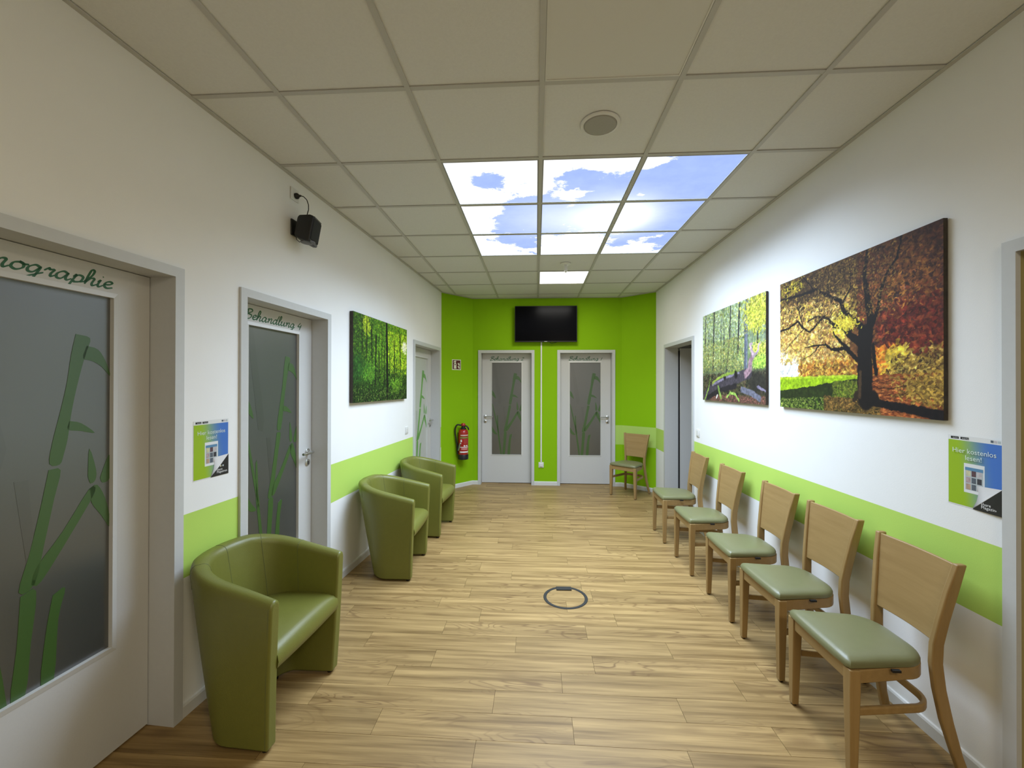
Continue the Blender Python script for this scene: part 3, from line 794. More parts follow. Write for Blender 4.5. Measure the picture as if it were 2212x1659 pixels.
# ------------------------------------------------------------------ green tub armchairs
def make_armchair(label):
    c = empty('tub_armchair')
    tag(c, label, 'armchair', 'green tub armchairs along the left wall')
    ZB = 0.016
    def plan(t, top):
        """outer outline; t 0..1 from left front round the back to right front"""
        hw, cy, ry, yf = (0.292, -0.030, 0.300, -0.272) if top else (0.278, -0.050, 0.178, -0.245)
        if t < 0.25: k = t / 0.25; return (-hw, yf + (cy - yf) * k)
        if t > 0.75: k = (1 - t) / 0.25; return (hw, yf + (cy - yf) * k)
        a = PI - (t - 0.25) / 0.5 * PI
        e = 0.90 if top else 0.97
        ca, sa = math.cos(a), math.sin(a)
        return (hw * math.copysign(abs(ca) ** e, ca), cy + ry * abs(sa) ** e)
    N = 64
    ts = [0, 0.012] + [0.03 + (0.94) * k / N for k in range(N + 1)] + [0.988, 1]
    def zt(t):
        y = plan(t, True)[1]; k = (y + 0.272) / 0.542
        return 0.652 + 0.112 * min(1.0, k * 1.08) ** 0.95
    def point(t, d, z):
        h = (z - ZB) / (zt(t) - ZB)
        a = plan(t, False); b = plan(t, True)
        bul = 0.005 * math.sin(PI * min(1, max(0, h)))
        x = a[0] + (b[0] - a[0]) * h; y = a[1] + (b[1] - a[1]) * h
        e = 0.004; p0 = plan(max(0, t - e), True); p1 = plan(min(1, t + e), True)
        tn = Vector((p1[0] - p0[0], p1[1] - p0[1])).normalized(); n = Vector((tn.y, -tn.x))   # inward
        return (x + n.x * (d - bul), y + n.y * (d - bul), z)
    secs = []
    for t in ts:
        th = 0.056 + 0.022 * math.sin(PI * t); Z = zt(t); r = 0.022
        prof = [(0, ZB), (0, 0.12), (0, 0.25), (0, 0.38), (0, 0.5), (0, Z - r * 1.6), (0.002, Z - r), (0.008, Z - r * 0.4), (r, Z), (th - r, Z), (th - 0.008, Z - r * 0.4), (th - 0.002, Z - r), (th, Z - r * 1.6), (th, 0.5), (th, 0.38), (th, 0.25), (th, 0.12), (th, ZB)]
        secs.append([point(t, d, z) for d, z in prof])
    sh = MB().sweep(secs).build('shell', M_leather, c, bevel=0.012, segs=3, angle=55)
    # seams over the rim and down the inside
    for t in (0.37, 0.50, 0.63, 0.76):
        th = 0.056 + 0.022 * math.sin(PI * t); Z = zt(t); r = 0.022
        prof = [(0.0, Z - 0.1), (0, Z - r * 1.6), (0.002, Z - r), (0.008, Z - r * 0.4), (r, Z), (th - r, Z), (th - 0.008, Z - r * 0.4), (th - 0.002, Z - r), (th, Z - r * 1.6), (th, 0.6), (th, 0.5), (th, 0.42)]
        MB().tube([point(t, d, z) for d, z in prof], 0.0012, 6).build('seam', M_seam, sh)
    for t0, sg in ((0.0, 1), (1.0, -1)):
        th = 0.056; Z = zt(t0); t = t0 + sg * 0.016; r = 0.022
        prof = [(0, 0.03), (0, 0.3), (0, Z - r * 1.6), (0.002, Z - r), (0.008, Z - r * 0.4), (r, Z), (th - r, Z), (th - 0.008, Z - r * 0.4), (th - 0.002, Z - r), (th, Z - r * 1.6), (th, 0.46)]
        MB().tube([point(t, d, z) for d, z in prof], 0.0011, 6).build('seam', M_seam, sh)
    # seat cushion with rounded front edge
    prof = [(-0.215, 0.330), (-0.244, 0.335), (-0.262, 0.352), (-0.268, 0.378), (-0.263, 0.405), (-0.248, 0.424), (-0.22, 0.436), (-0.16, 0.443), (-0.08, 0.445), (0.0, 0.444), (0.07, 0.441), (0.13, 0.437), (0.18, 0.434), (0.21, 0.433)]
    def half(y, z):
        # inner half width of the shell at depth y
        best = 0.2
        pts = []
        for k in range(80):
            t = 0.5 * k / 79; p = point(t, 0.050 + 0.022 * math.sin(PI * t), min(z, 0.5)); pts.append((p[1], -p[0]))
        if y <= pts[0][0]: return pts[0][1]
        for (ya, xa), (yb, xb) in zip(pts, pts[1:]):
            if ya <= y <= yb: return xa + (xb - xa) * (y - ya) / max(1e-6, yb - ya)
        return 0.03
    NX = 12; secs = []
    for k in range(NX + 1):
        u = -1 + 2 * k / NX; lp = []
        for y, z in prof:
            hw = half(y, 0.42); crown = 0.008 * (1 - u * u) if z > 0.42 else 0.0
            lp.append((u * hw, y - (0.006 * (1 - u * u) if y < -0.2 else 0), z + crown))
        for y in (0.20, 0.1, 0.0, -0.1): lp.append((u * half(y, 0.34), y, 0.330))
        secs.append(lp)
    MB().sweep(secs).build('seat_cushion', M_leather, c, smooth=True)
    for x, y in ((-0.250, -0.215), (0.250, -0.215), (-0.16, 0.04), (0.16, 0.04)):
        MB().lathe([(0.013, 0), (0.014, 0.012), (0.014, 0.018)], 14, (x, y, 0.0)).build('foot_glide', M_black, c)
    return c
AR = [(-1.360, 1.985, PI / 2 - R(3.4), 'green leather tub armchair nearest the viewer beside the dark glass door'),
      (-1.252, 3.535, PI / 2 + R(1.5), 'middle green leather tub armchair under the green forest canvas'),
      (-1.215, 4.497, PI / 2 - R(3.6), 'farthest green leather tub armchair beside the pale glass door')]
proto = None
for x, y, rz, lb in AR:
    if proto is None: ac = proto = make_armchair(lb)
    else: ac = copy_tree(proto); ac['label'] = lb
    ac.location = (x, y, 0); ac.rotation_euler = (0, 0, rz)

#PART2
# ------------------------------------------------------------------ wall canvases (printed pictures)
class Paint:
    """tiny picture maker: u to the right, v down, both 0..1; colours in display values 0..255"""
    def __init__(s, w, h, seed):
        s.w, s.h = w, h; s.a = np.zeros((h, w, 3)); s.r = np.random.RandomState(seed)
        s.V, s.U = np.mgrid[0:h, 0:w]; s.U = s.U / (w - 1.0); s.V = s.V / (h - 1.0); s.asp = w / h
    def noise(s, fx, fy, octaves=4):
        out = np.zeros((s.h, s.w)); amp = 1.0; tot = 0
        for o in range(octaves):
            gx, gy = max(2, int(fx * 2 ** o)), max(2, int(fy * 2 ** o)); g = s.r.rand(gy + 2, gx + 2)
            x = s.U * gx; y = s.V * gy; xi = x.astype(int); yi = y.astype(int); xf = x - xi; yf = y - yi
            xf = xf * xf * (3 - 2 * xf); yf = yf * yf * (3 - 2 * yf)
            n = (g[yi, xi] * (1 - xf) + g[yi, xi + 1] * xf) * (1 - yf) + (g[yi + 1, xi] * (1 - xf) + g[yi + 1, xi + 1] * xf) * yf
            out += n * amp; tot += amp; amp *= 0.55
        return out / tot
    def mix(s, m, c):
        s.a += (np.array(c, float) - s.a) * np.clip(m, 0, 1)[..., None]
    def blob(s, u, v, ru, rv, c, al=1.0, soft=0.35):
        x0, x1 = int(max(0, (u - ru) * s.w)), int(min(s.w, (u + ru) * s.w + 2)); y0, y1 = int(max(0, (v - rv) * s.h)), int(min(s.h, (v + rv) * s.h + 2))
        if x1 <= x0 or y1 <= y0: return
        d = np.sqrt(((s.U[y0:y1, x0:x1] - u) / ru) ** 2 + ((s.V[y0:y1, x0:x1] - v) / rv) ** 2)
        m = np.clip((1 - d) / soft, 0, 1)[..., None] * al
        s.a[y0:y1, x0:x1] += (np.array(c, float) - s.a[y0:y1, x0:x1]) * m
    def leaf(s, u, v, ra, rb, an, c, al):
        ra = max(ra, 0.9 / s.h); rb = max(rb, 0.6 / s.h)
        x0, x1 = int(max(0, (u - ra / s.asp) * s.w)), int(min(s.w, (u + ra / s.asp) * s.w + 2)); y0, y1 = int(max(0, (v - ra) * s.h)), int(min(s.h, (v + ra) * s.h + 2))
        if x1 <= x0 or y1 <= y0: return
        dx = (s.U[y0:y1, x0:x1] - u) * s.asp; dy = s.V[y0:y1, x0:x1] - v; ca, sa = math.cos(an), math.sin(an)
        d = ((dx * ca + dy * sa) / ra) ** 2 + ((dy * ca - dx * sa) / rb) ** 2
        m = np.clip((1 - d) * 2.0, 0, 1)[..., None] * al
        s.a[y0:y1, x0:x1] += (c - s.a[y0:y1, x0:x1]) * m
    def ripple(s, amp, f):
        nx = (s.noise(f, f, 2) - .5) * 2 * amp; ny = (s.noise(f, f, 2) - .5) * 2 * amp
        xi = np.clip(((s.U + nx / s.asp) * (s.w - 1)).round().astype(int), 0, s.w - 1); yi = np.clip(((s.V + ny) * (s.h - 1)).round().astype(int), 0, s.h - 1)
        s.a = s.a[yi, xi]
    def grain(s, k, f):
        s.a = np.clip(s.a * (1 + k * 2 * (s.noise(f, f * 0.75, 3) - .5))[..., None], 0, 255)
    def stroke(s, pts, w0, w1, c, al=1.0, wob=0.0):
        n = len(pts) - 1
        for i in range(n):
            (ua, va), (ub, vb) = pts[i], pts[i + 1]
            L = math.hypot((ub - ua) * s.asp, vb - va); k = max(2, int(L * s.h / 1.2))
            for j in range(k):
                t = j / k; f = (i + t) / n; wd = w0 + (w1 - w0) * f
                s.blob(ua + (ub - ua) * t + s.r.randn() * wob, va + (vb - va) * t + s.r.randn() * wob, max(wd / s.asp, 0.8 / s.w), max(wd, 0.8 / s.h), c, al, 0.5)
    def leaves(s, n, region, size, cols, al=0.85, flat=1.0):
        size *= 0.72
        for _ in range(int(n * 2.2)):
            p = region(s.r)
            if p is None: continue
            c = np.array(cols[s.r.randint(len(cols))], float) * (0.75 + 0.5 * s.r.rand()); z = size * (0.5 + s.r.rand())
            s.leaf(p[0], p[1], z * (0.9 + 0.5 * s.r.rand()) * flat, z * 0.5, (s.r.rand() - 0.5) * (2.4 if flat == 1.0 else 0.5), np.clip(c, 0, 255), al)
def box_region(u0, u1, v0, v1): return lambda r: (u0 + (u1 - u0) * r.rand(), v0 + (v1 - v0) * r.rand())
def disc_region(u, v, ru, rv): return lambda r: (u + ru * r.randn() * 0.5, v + rv * r.randn() * 0.5)

def paint_autumn():
    P = Paint(440, 326, 5); n1 = P.noise(6, 5, 5); n2 = P.noise(20, 16, 4)
    P.a[:] = (110, 72, 40)
    P.mix(np.clip((P.U - 0.55) * 3, 0, 1), (92, 48, 28)); P.mix(np.clip((0.5 - P.U) * 1.6, 0, 1) * np.clip(P.V * 1.5, 0, 1), (196, 160, 78))
    P.mix(np.clip(0.35 - P.V, 0, 1) * 2.2 * (0.5 + n1), (66, 46, 30))
    # sky through the crown
    for u, v, ru, rv in ((.08, .70, .17, .13), (.02, .62, .10, .10), (.165, .70, .12, .07)): P.blob(u, v, ru, rv, (246, 244, 238), 1, .6)
    for u, v, z in ((.775, .183, .035), (.848, .286, .04), (.392, .402, .028), (.573, .032, .02), (.925, .02, .03), (.297, .268, .04), (.887, .177, .03), (.788, .315, .03), (.24, .33, .03), (.72, .2, .02)):
        for _ in range(10): P.blob(u + P.r.randn() * z * .6, v + P.r.randn() * z * .8, z * .35, z * .45, (150 + 60 * P.r.rand(), 190, 225), .8, .6)
    # distant wood on the horizon
    P.leaves(500, box_region(.18, .59, .64, .755), .018, [(190, 140, 50), (160, 96, 40), (214, 176, 76), (120, 76, 34)])
    # foliage
    P.leaves(2600, box_region(0, .62, -.02, .42), .016, [(98, 72, 40), (70, 50, 30), (150, 120, 52), (190, 158, 70), (56, 42, 28), (120, 84, 46)])
    P.leaves(1500, box_region(0, .55, .2, .66), .014, [(214, 178, 92), (196, 150, 84), (232, 206, 130), (170, 120, 66), (220, 190, 70)], .7)
    P.leaves(700, disc_region(.25, .12, .3, .14), .013, [(60, 44, 28), (84, 62, 34), (44, 34, 24)])
    P.leaves(3200, box_region(.6, 1.0, -.02, .72), .016, [(104, 54, 30), (74, 36, 26), (134, 74, 38), (90, 60, 40), (58, 34, 28), (150, 96, 44)])
    P.leaves(1100, disc_region(.9, .52, .16, .16), .018, [(112, 40, 26), (88, 28, 24), (134, 62, 36), (70, 30, 26)])
    P.leaves(500, disc_region(.86, .22, .2, .16), .014, [(176, 120, 52), (120, 70, 36), (60, 40, 36), (150, 92, 50)])
    P.leaves(260, disc_region(.5, .42, .07, .08), .014, [(226, 200, 60), (206, 178, 50), (240, 220, 110)])
    P.leaves(160, disc_region(.12, .07, .1, .06), .014, [(214, 200, 60), (180, 150, 50), (40, 32, 22)])
    # glow at the end of the lane and bushes to its right
    P.leaves(420, disc_region(.75, .70, .06, .07), .02, [(226, 132, 40), (236, 170, 60), (204, 104, 36)], .8)
    P.leaves(420, disc_region(.81, .70, .05, .08), .02, [(214, 176, 50), (226, 196, 76)], .7)
    P.leaves(1500, disc_region(.94, .78, .15, .12), .015, [(150, 120, 48), (110, 84, 36), (180, 150, 70), (84, 54, 30), (60, 44, 26), (196, 170, 84)])
    P.ripple(.014, 60); P.grain(.35, 60)
    P.mix(np.clip(.30 - P.V, 0, 1) * 2.0 * np.clip(P.U * 2.2, 0, 1), (52, 36, 26)); P.mix(np.clip((P.U - .8) * 2.0, 0, 1) * np.clip(1 - P.V * 1.1, 0, 1), (56, 30, 24))
    # ground
    g = (P.V > .757 + .01 * P.U) & (P.U < .62); P.a[g] = (146, 178, 22)
    P.mix(((P.V > .757) & (P.V < .775) & (P.U < .6)) * .6, (190, 206, 60))
    for k in range(5): P.stroke([(0, .79 + .012 * k), (.3, .785 + .008 * k)], .0025, .0015, (104, 140, 14), .5)
    sh = P.V > (.87 - .146 * P.U) + .012 * (n2 - .5); P.a[sh & (P.U < .64)] = (38, 48, 16)
    lane = (P.U > .62) & (P.V > .765); P.a[lane] = (134, 70, 34)
    P.leaves(1500, box_region(.62, 1.0, .78, 1.0), .010, [(166, 90, 44), (120, 58, 30), (190, 118, 62), (92, 46, 26)], .7, 2.0)
    P.leaves(900, disc_region(.99, .84, .16, .09), .013, [(150, 118, 46), (96, 70, 32), (180, 146, 66)])
    P.leaves(1300, lambda r: (lambda u: (u, .935 - .06 * u + r.rand() * .12))(r.rand() * .55), .012, [(70, 92, 28), (116, 136, 50), (40, 56, 20), (150, 160, 76), (28, 38, 14)])
    P.leaves(900, box_region(.38, .72, .90, 1.0), .012, [(112, 88, 40), (84, 62, 30), (140, 104, 50), (60, 50, 24)])
    P.leaves(300, box_region(.44, .62, .80, .9), .012, [(92, 110, 30), (60, 70, 22), (116, 120, 40)])
    for _ in range(1): P.stroke([(.66, .925), (.8, .945), (.92, .965), (1.02, .985)], .022, .034, (22, 16, 18), .92)
    P.stroke([(.689, .838), (.791, .845), (.863, .822)], .004, .003, (50, 24, 16), .9); P.stroke([(.70, .80), (.80, .80)], .004, .002, (60, 28, 18), .9)
    P.grain(.3, 70)
    # the tree
    D = (24, 18, 16)
    tr = [(.64, .50), (.64, .60), (.642, .70), (.64, .82), (.648, .93)]
    P.stroke(tr, .055, .062, D); P.stroke([(.60, .88), (.575, .925)], .03, .015, (48, 36, 24)); P.stroke([(.69, .88), (.715, .94)], .03, .02, D)
    P.stroke([(.615, .74), (.61, .9)], .012, .016, (70, 52, 34), .7)
    for pts, a, b in (([(.661, .55), (.673, .434), (.654, .277), (.639, .161), (.656, .0)], .034, .012), ([(.68, .47), (.715, .361), (.731, .258), (.761, .178), (.81, .109), (.83, .0)], .016, .006),
                      ([(.63, .58), (.58, .53), (.544, .498), (.508, .447), (.44, .43)], .036, .008), ([(.60, .665), (.525, .586), (.431, .584), (.391, .541), (.317, .542), (.227, .546)], .018, .004),
                      ([(.339, .549), (.295, .594), (.19, .647)], .007, .002), ([(.56, .48), (.432, .405), (.413, .372), (.33, .333), (.251, .354)], .013, .006), ([(.38, .35), (.351, .365), (.274, .437), (.216, .399), (.168, .236), (.163, .12)], .012, .004),
                      ([(.21, .393), (.168, .337), (.078, .374), (.0, .386)], .010, .009), ([(.63, .48), (.579, .415), (.518, .348), (.491, .268), (.424, .222), (.32, .143), (.169, .141), (.0, .13)], .024, .008),
                      ([(.414, .21), (.41, .045)], .006, .004), ([(.687, .58), (.694, .689), (.705, .764)], .013, .016), ([(.22, .40), (.1, .5), (.03, .56)], .005, .002), ([(.55, .60), (.46, .5), (.44, .46)], .014, .006),
                      ([(.30, .14), (.24, .05), (.2, .0)], .008, .004), ([(.5, .3), (.56, .2), (.55, .05)], .009, .004), ([(.45, .57), (.52, .64)], .006, .003)):
        P.stroke(pts, a, b, D, .95)
    P.leaves(160, disc_region(.53, .42, .06, .05), .011, [(226, 204, 70), (200, 176, 50)], .9)
    P.leaves(600, box_region(.3, .8, 0, .4), .010, [(64, 46, 30), (110, 82, 46), (46, 34, 26), (150, 120, 60)], .7)
    P.ripple(.006, 50); P.grain(.15, 90)
    return P

def paint_beech():
    P = Paint(320, 236, 9); n1 = P.noise(5, 4, 5)
    P.a[:] = (120, 134, 104); P.mix(np.clip(1 - P.V * 1.6, 0, 1) * .8, (168, 182, 172)); P.mix((n1 - .4) * 2, (92, 112, 60)); P.mix(np.clip((P.V - .55) * 3, 0, 1), (66, 66, 44))
    for k in range(70):
        u = P.r.rand(); c = 60 + 110 * P.r.rand(); P.stroke([(u, -.02), (u + .01 * P.r.randn(), .35 + .4 * P.r.rand())], .004 + .004 * P.r.rand(), .005, (c, c + 6, c), .5)
    P.leaves(2300, box_region(0, .75, 0, .62), .016, [(140, 156, 84), (104, 128, 62), (170, 178, 110), (84, 108, 66), (184, 190, 150), (120, 120, 60)], .6)
    for pts, w0 in (([(.23, 0), (.208, .66)], .017), ([(.519, 0), (.503, .322), (.447, .69)], .015), ([(.654, 0), (.64, .342), (.631, .51)], .018), ([(.063, 0), (.05, .4)], .010), ([(.906, .31), (.89, .6)], .014), ([(.12, .2), (.11, .7)], .007), ([(.36, .1), (.35, .66)], .008), ([(.41, .25), (.40, .7)], .010), ([(.57, .3), (.57, .66)], .008)):
        P.stroke(pts, w0, w0 * 1.1, (52, 52, 50), .9)
    P.leaves(900, box_region(0, .72, .34, .68), .014, [(150, 146, 70), (120, 128, 60), (96, 104, 50), (176, 160, 90), (70, 84, 50)], .6)
    P.stroke([(.763, -.02), (.743, .196), (.747, .358), (.746, .518), (.742, .70)], .030, .036, (98, 104, 116)); P.stroke([(.752, 0), (.735, .3), (.736, .68)], .010, .012, (64, 68, 78), .8)
    P.leaves(1500, disc_region(.9, .15, .16, .17), .015, [(196, 190, 60), (170, 176, 64), (214, 206, 96), (140, 150, 50), (120, 120, 50)], .85)
    P.leaves(420, disc_region(.93, .5, .09, .06), .014, [(180, 184, 70), (206, 200, 100), (110, 124, 50)], .8); P.leaves(420, disc_region(.93, .61, .09, .05), .014, [(170, 196, 80), (120, 160, 60)], .8)
    P.leaves(900, box_region(0, 1, .70, 1.0), .02, [(44, 42, 30), (66, 58, 40), (30, 30, 22), (88, 72, 54)], .8)
    P.leaves(700, box_region(.15, 1, .93, 1.0), .010, [(110, 70, 62), (84, 54, 48), (140, 92, 80)], .7)
    P.blob(.9, .80, .16, .14, (40, 38, 34), .9, .5)
    # fallen trunk with its raised limb
    P.stroke([(.06, .96), (.16, .89), (.265, .835), (.445, .79), (.594, .756), (.80, .71)], .075, .055, (62, 56, 62))
    P.stroke([(.2, .82), (.445, .745), (.65, .70)], .016, .014, (118, 110, 128), .8); P.stroke([(.1, .97), (.3, .89), (.6, .83)], .03, .03, (36, 32, 34), .9)
    P.stroke([(.742, .72), (.8, .68), (.807, .602), (.847, .551)], .042, .032, (140, 112, 120)); P.stroke([(.847, .551), (.821, .494), (.80, .44), (.83, .44)], .026, .014, (168, 144, 152)); P.stroke([(.855, .552), (.907, .51), (.908, .46), (.94, .44)], .018, .008, (160, 140, 150))
    P.stroke([(.267, .765), (.418, .715), (.621, .685)], .016, .02, (120, 140, 56), .8); P.stroke([(.20, .80), (.33, .735)], .018, .014, (140, 158, 66), .85); P.blob(.60, .72, .03, .05, (26, 24, 24), 1, .4); P.blob(.42, .75, .03, .03, (26, 24, 24), .9, .5)
    P.stroke([(.456, .95), (.512, .905), (.591, .915), (.652, .985)], .016, .012, (136, 168, 76)); P.stroke([(.305, .84), (.33, .91), (.36, .97)], .02, .02, (128, 158, 72)); P.stroke([(.04, 1.0), (.12, .86), (.16, .74)], .014, .008, (120, 150, 60), .9)
    P.stroke([(.691, .87), (.829, .9), (.93, .95)], .035, .03, (98, 98, 112)); P.stroke([(.9, .84), (1, .88)], .018, .012, (120, 112, 134)); P.stroke([(.29, .93), (.27, .97)], .012, .012, (226, 226, 224))
    for k in range(8): P.stroke([(.02 + .03 * k, .72 + .02 * P.r.rand()), (.10 + .03 * k, .80), (.13 + .02 * k, .9)], .005, .003, (50, 46, 40), .8)
    P.ripple(.009, 50); P.grain(.3, 60)
    return P

def paint_green():
    P = Paint(320, 206, 12); n1 = P.noise(6, 4, 5)
    P.a[:] = (58, 92, 20); P.mix((n1 - .45) * 3, (34, 62, 14)); P.mix(np.clip(P.U * 1.4 - .5, 0, 1) * np.clip(.9 - P.V, 0, 1), (150, 182, 18))
    P.mix(np.clip((P.V - .62) * 2.4, 0, 1), (22, 40, 10)); P.mix(np.clip(.45 - P.U, 0, 1) * 1.2, (30, 62, 18))
    for k in range(90):
        u = P.r.rand(); b = P.r.rand(); c = (60 + 110 * b * u + 30, 100 + 110 * b * u + 30, 20 + 10 * b) if b > .45 else (24, 34, 12)
        P.stroke([(u, -.02), (u + .006 * P.r.randn(), .5 + .3 * P.r.rand())], .003 + .004 * P.r.rand(), .004, c, .55)
    P.leaves(2400, box_region(0, 1, 0, .55), .018, [(70, 122, 24), (44, 88, 18), (110, 158, 34), (150, 188, 44), (30, 62, 14), (90, 140, 30)], .6)
    P.leaves(800, box_region(.55, 1, .1, .66), .018, [(180, 204, 30), (150, 184, 24), (206, 220, 60), (110, 150, 24)], .6)
    P.leaves(200, disc_region(.2, .1, .05, .12), .018, [(200, 214, 50), (150, 180, 40)], .7)
    P.leaves(90, disc_region(.943, .264, .05, .06), .025, [(250, 246, 210), (232, 236, 150)], .7)
    for pts, w0 in (([(.278, .15), (.292, .62)], .014), ([(.36, .2), (.352, .5), (.338, .82)], .017), ([(.71, .25), (.71, .75)], .017), ([(.838, .1), (.841, .83)], .014), ([(.513, .3), (.509, .82)], .012), ([(.405, .4), (.413, .74)], .009), ([(.127, .1), (.128, .55)], .010), ([(.753, .45), (.755, .75)], .009), ([(.61, .4), (.61, .7)], .008), ([(.93, .5), (.935, .8)], .008), ([(.19, .1), (.2, .6)], .008), ([(.79, .5), (.79, .74)], .007), ([(.46, .1), (.465, .6)], .008)):
        P.stroke(pts, w0, w0, (24, 26, 12), .92)
    P.stroke([(.547, -.02), (.561, .314), (.572, 1.0)], .028, .036, (16, 20, 8))
    P.leaves(1500, box_region(0, 1, .58, 1.0), .018, [(40, 76, 18), (22, 44, 10), (66, 106, 28), (14, 28, 8), (92, 130, 40)], .75)
    P.leaves(500, disc_region(.236, .66, .09, .1), .018, [(84, 140, 34), (110, 160, 44), (50, 96, 24)], .7); P.leaves(420, disc_region(.76, .80, .1, .09), .018, [(96, 146, 34), (130, 172, 46), (60, 100, 24)], .7); P.leaves(420, disc_region(.05, .6, .1, .16), .018, [(40, 90, 30), (60, 110, 36), (26, 66, 22)], .7)
    P.mix(np.clip(.4 - P.U, 0, 1) * 1.0, (20, 40, 10)); P.mix(np.clip((P.V - .7) * 2.0, 0, 1) * .7, (14, 26, 8))
    for u, v0, v1, wd in ((.285, .1, .62, .010), (.35, .2, .8, .013), (.71, .2, .76, .014), (.84, .1, .82, .012), (.51, .3, .8, .010), (.41, .35, .72, .007), (.128, .05, .55, .009), (.755, .45, .75, .008), (.2, .0, .5, .007), (.62, .35, .7, .007), (.46, .0, .55, .007), (.79, .4, .74, .006), (.93, .45, .8, .007), (.66, .45, .7, .005)):
        P.stroke([(u, v0), (u + .004, (v0 + v1) / 2), (u, v1)], wd, wd, (16, 20, 8), .85)
    P.stroke([(.547, -.02), (.561, .314), (.572, .95)], .022, .030, (14, 18, 8), .9)
    P.leaves(260, box_region(0, 1, .84, 1.0), .011, [(130, 150, 70), (96, 120, 50), (20, 30, 10)], .7)
    P.ripple(.006, 50); P.grain(.4, 60)
    return P

def picture(name, loc, rz, wd, ht, P, label, gain, thick=0.018):
    """stretched canvas: printed front as a fine coloured grid, wrapped sides as a slab"""
    e = empty(name, loc, rz)
    tag(e, label, 'picture', 'forest canvases on the walls')
    T = thick; h, w_ = P.h, P.w
    xs = np.linspace(0, wd, w_); zs = np.linspace(ht, 0, h)
    X, Z = np.meshgrid(xs, zs)
    co = np.stack([X, np.full_like(X, -T - 0.004), Z], -1).reshape(-1, 3)
    idx = np.arange(h * w_).reshape(h, w_)
    q = np.stack([idx[1:, :-1], idx[1:, 1:], idx[:-1, 1:], idx[:-1, :-1]], -1).reshape(-1, 4)
    me = bpy.data.meshes.new('printed_front'); me.from_pydata(co.tolist(), [], q.tolist())
    c = np.clip(P.a, 0, 255) / 255.0
    c = np.where(c <= 0.04045, c / 12.92, ((c + 0.055) / 1.055) ** 2.4) * gain
    ca = me.color_attributes.new('print', 'FLOAT_COLOR', 'POINT')
    ca.data.foreach_set('color', np.concatenate([np.clip(c, 0, 0.95).reshape(-1, 3), np.ones((h * w_, 1))], 1).astype(np.float32).ravel())
    obj('printed_front', me, M_print, e)
    # wrapped sides: dark prolongation of the print
    s = MB(); s.box(0.0, wd, -T - 0.0035, -0.004, 0.0, ht)
    s.build('canvas_sides', M_canvas_side, e)
    s = MB(); s.box(0.03, wd - 0.03, -0.004, -0.0005, 0.03, ht - 0.03); s.build('back_spacer', M_dark, e)
    return e
M_print, nt_, b_ = new_mat('canvas_print')
at_ = nt_.nodes.new('ShaderNodeAttribute'); at_.attribute_name = 'print'
nt_.links.new(at_.outputs['Color'], b_.inputs['Base Color']); b_.inputs['Roughness'].default_value = 0.65; b_.inputs['Specular IOR Level'].default_value = 0.25
M_canvas_side = plain('canvas_wrapped_edge', (0.030, 0.022, 0.014), 0.7, noise=0.9, scale=45)
picture('forest_canvas', on_left(3.405, 1.422), aL, 1.215, 0.778, paint_green(), 'canvas print of a sunlit green forest on the left wall', 1.1, 0.030)
picture('forest_canvas', on_right(4.45, 1.427), aR, 1.18, 0.872, paint_beech(), 'canvas print of a fallen mossy trunk in a wood, nearest the open door frame', 1.2)
picture('forest_canvas', on_right(3.085, 1.425), aR, 1.19, 0.877, paint_autumn(), 'large canvas print of a gnarled autumn tree beside a lane', 1.05)

# ------------------------------------------------------------------ posters
def font_mesh(txt, size, align='CENTER', spacing=1.0, shear=0.0):
    cu = bpy.data.curves.new('t', 'FONT'); cu.body = txt; cu.size = size; cu.align_x = align; cu.extrude = 0.0; cu.space_line = spacing; cu.shear = shear; cu.resolution_u = 3
    o = bpy.data.objects.new('t', cu); COL.objects.link(o)
    dg = bpy.context.evaluated_depsgraph_get()
    me = bpy.data.meshes.new_from_object(o.evaluated_get(dg))
    bpy.data.objects.remove(o); bpy.data.curves.remove(cu)
    me.materials.clear()
    return me
def wall_text(name, txt, x, y, z, size, mat, parent, align='CENTER', spacing=1.0, shear=0.0):
    me = font_mesh(txt, size, align, spacing, shear)
    for v in me.vertices: v.co = (v.co.x + x, y, v.co.y + z)
    return obj(name, me, mat, parent)
def gradient_mat(name, c0, c1, width, f0=0.15, f1=0.85):
    m, nt, b = new_mat(name); b.inputs['Roughness'].default_value = 0.45
    tc = nt.nodes.new('ShaderNodeTexCoord'); sx = nt.nodes.new('ShaderNodeSeparateXYZ'); nt.links.new(tc.outputs['Object'], sx.inputs[0])
    mr = nt.nodes.new('ShaderNodeMapRange'); mr.interpolation_type = 'SMOOTHSTEP'; mr.inputs['From Min'].default_value = f0 * width; mr.inputs['From Max'].default_value = f1 * width
    nt.links.new(math_node(nt, 'ADD', sx.outputs['X'], math_node(nt, 'MULTIPLY', sx.outputs['Z'], 0.12)), mr.inputs['Value'])
    nt.links.new(mix_rgb(nt, mr.outputs['Result'], c0, c1), b.inputs['Base Color'])
    return m
M_paper = plain('poster_paper', (0.72, 0.72, 0.71), 0.5)
M_posterblack = plain('poster_black', (0.018, 0.018, 0.02), 0.4, noise=0.5, scale=20)
M_ink_white = plain('poster_ink_white', (0.66, 0.74, 0.70), 0.5)
M_logo_white = plain('poster_logo_white', (0.8, 0.8, 0.8), 0.5)
M_tablet = plain('printed_tablet_white', (0.72, 0.73, 0.74), 0.5)
M_screen_blue = plain('printed_screen_blue', (0.10, 0.24, 0.40), 0.5)
M_screen_pale = plain('printed_screen_pale', (0.45, 0.50, 0.52), 0.5)
M_cov = [plain('cover_%s' % n, c, 0.5, noise=0.5, scale=60) for n, c in (('yellow', (.55, .52, .34)), ('maroon', (.10, .05, .06)), ('white', (.50, .46, .48)), ('rose', (.45, .33, .33)), ('slate', (.10, .12, .15)), ('tan', (.42, .28, .2)), ('dark', (.04, .04, .05)))]
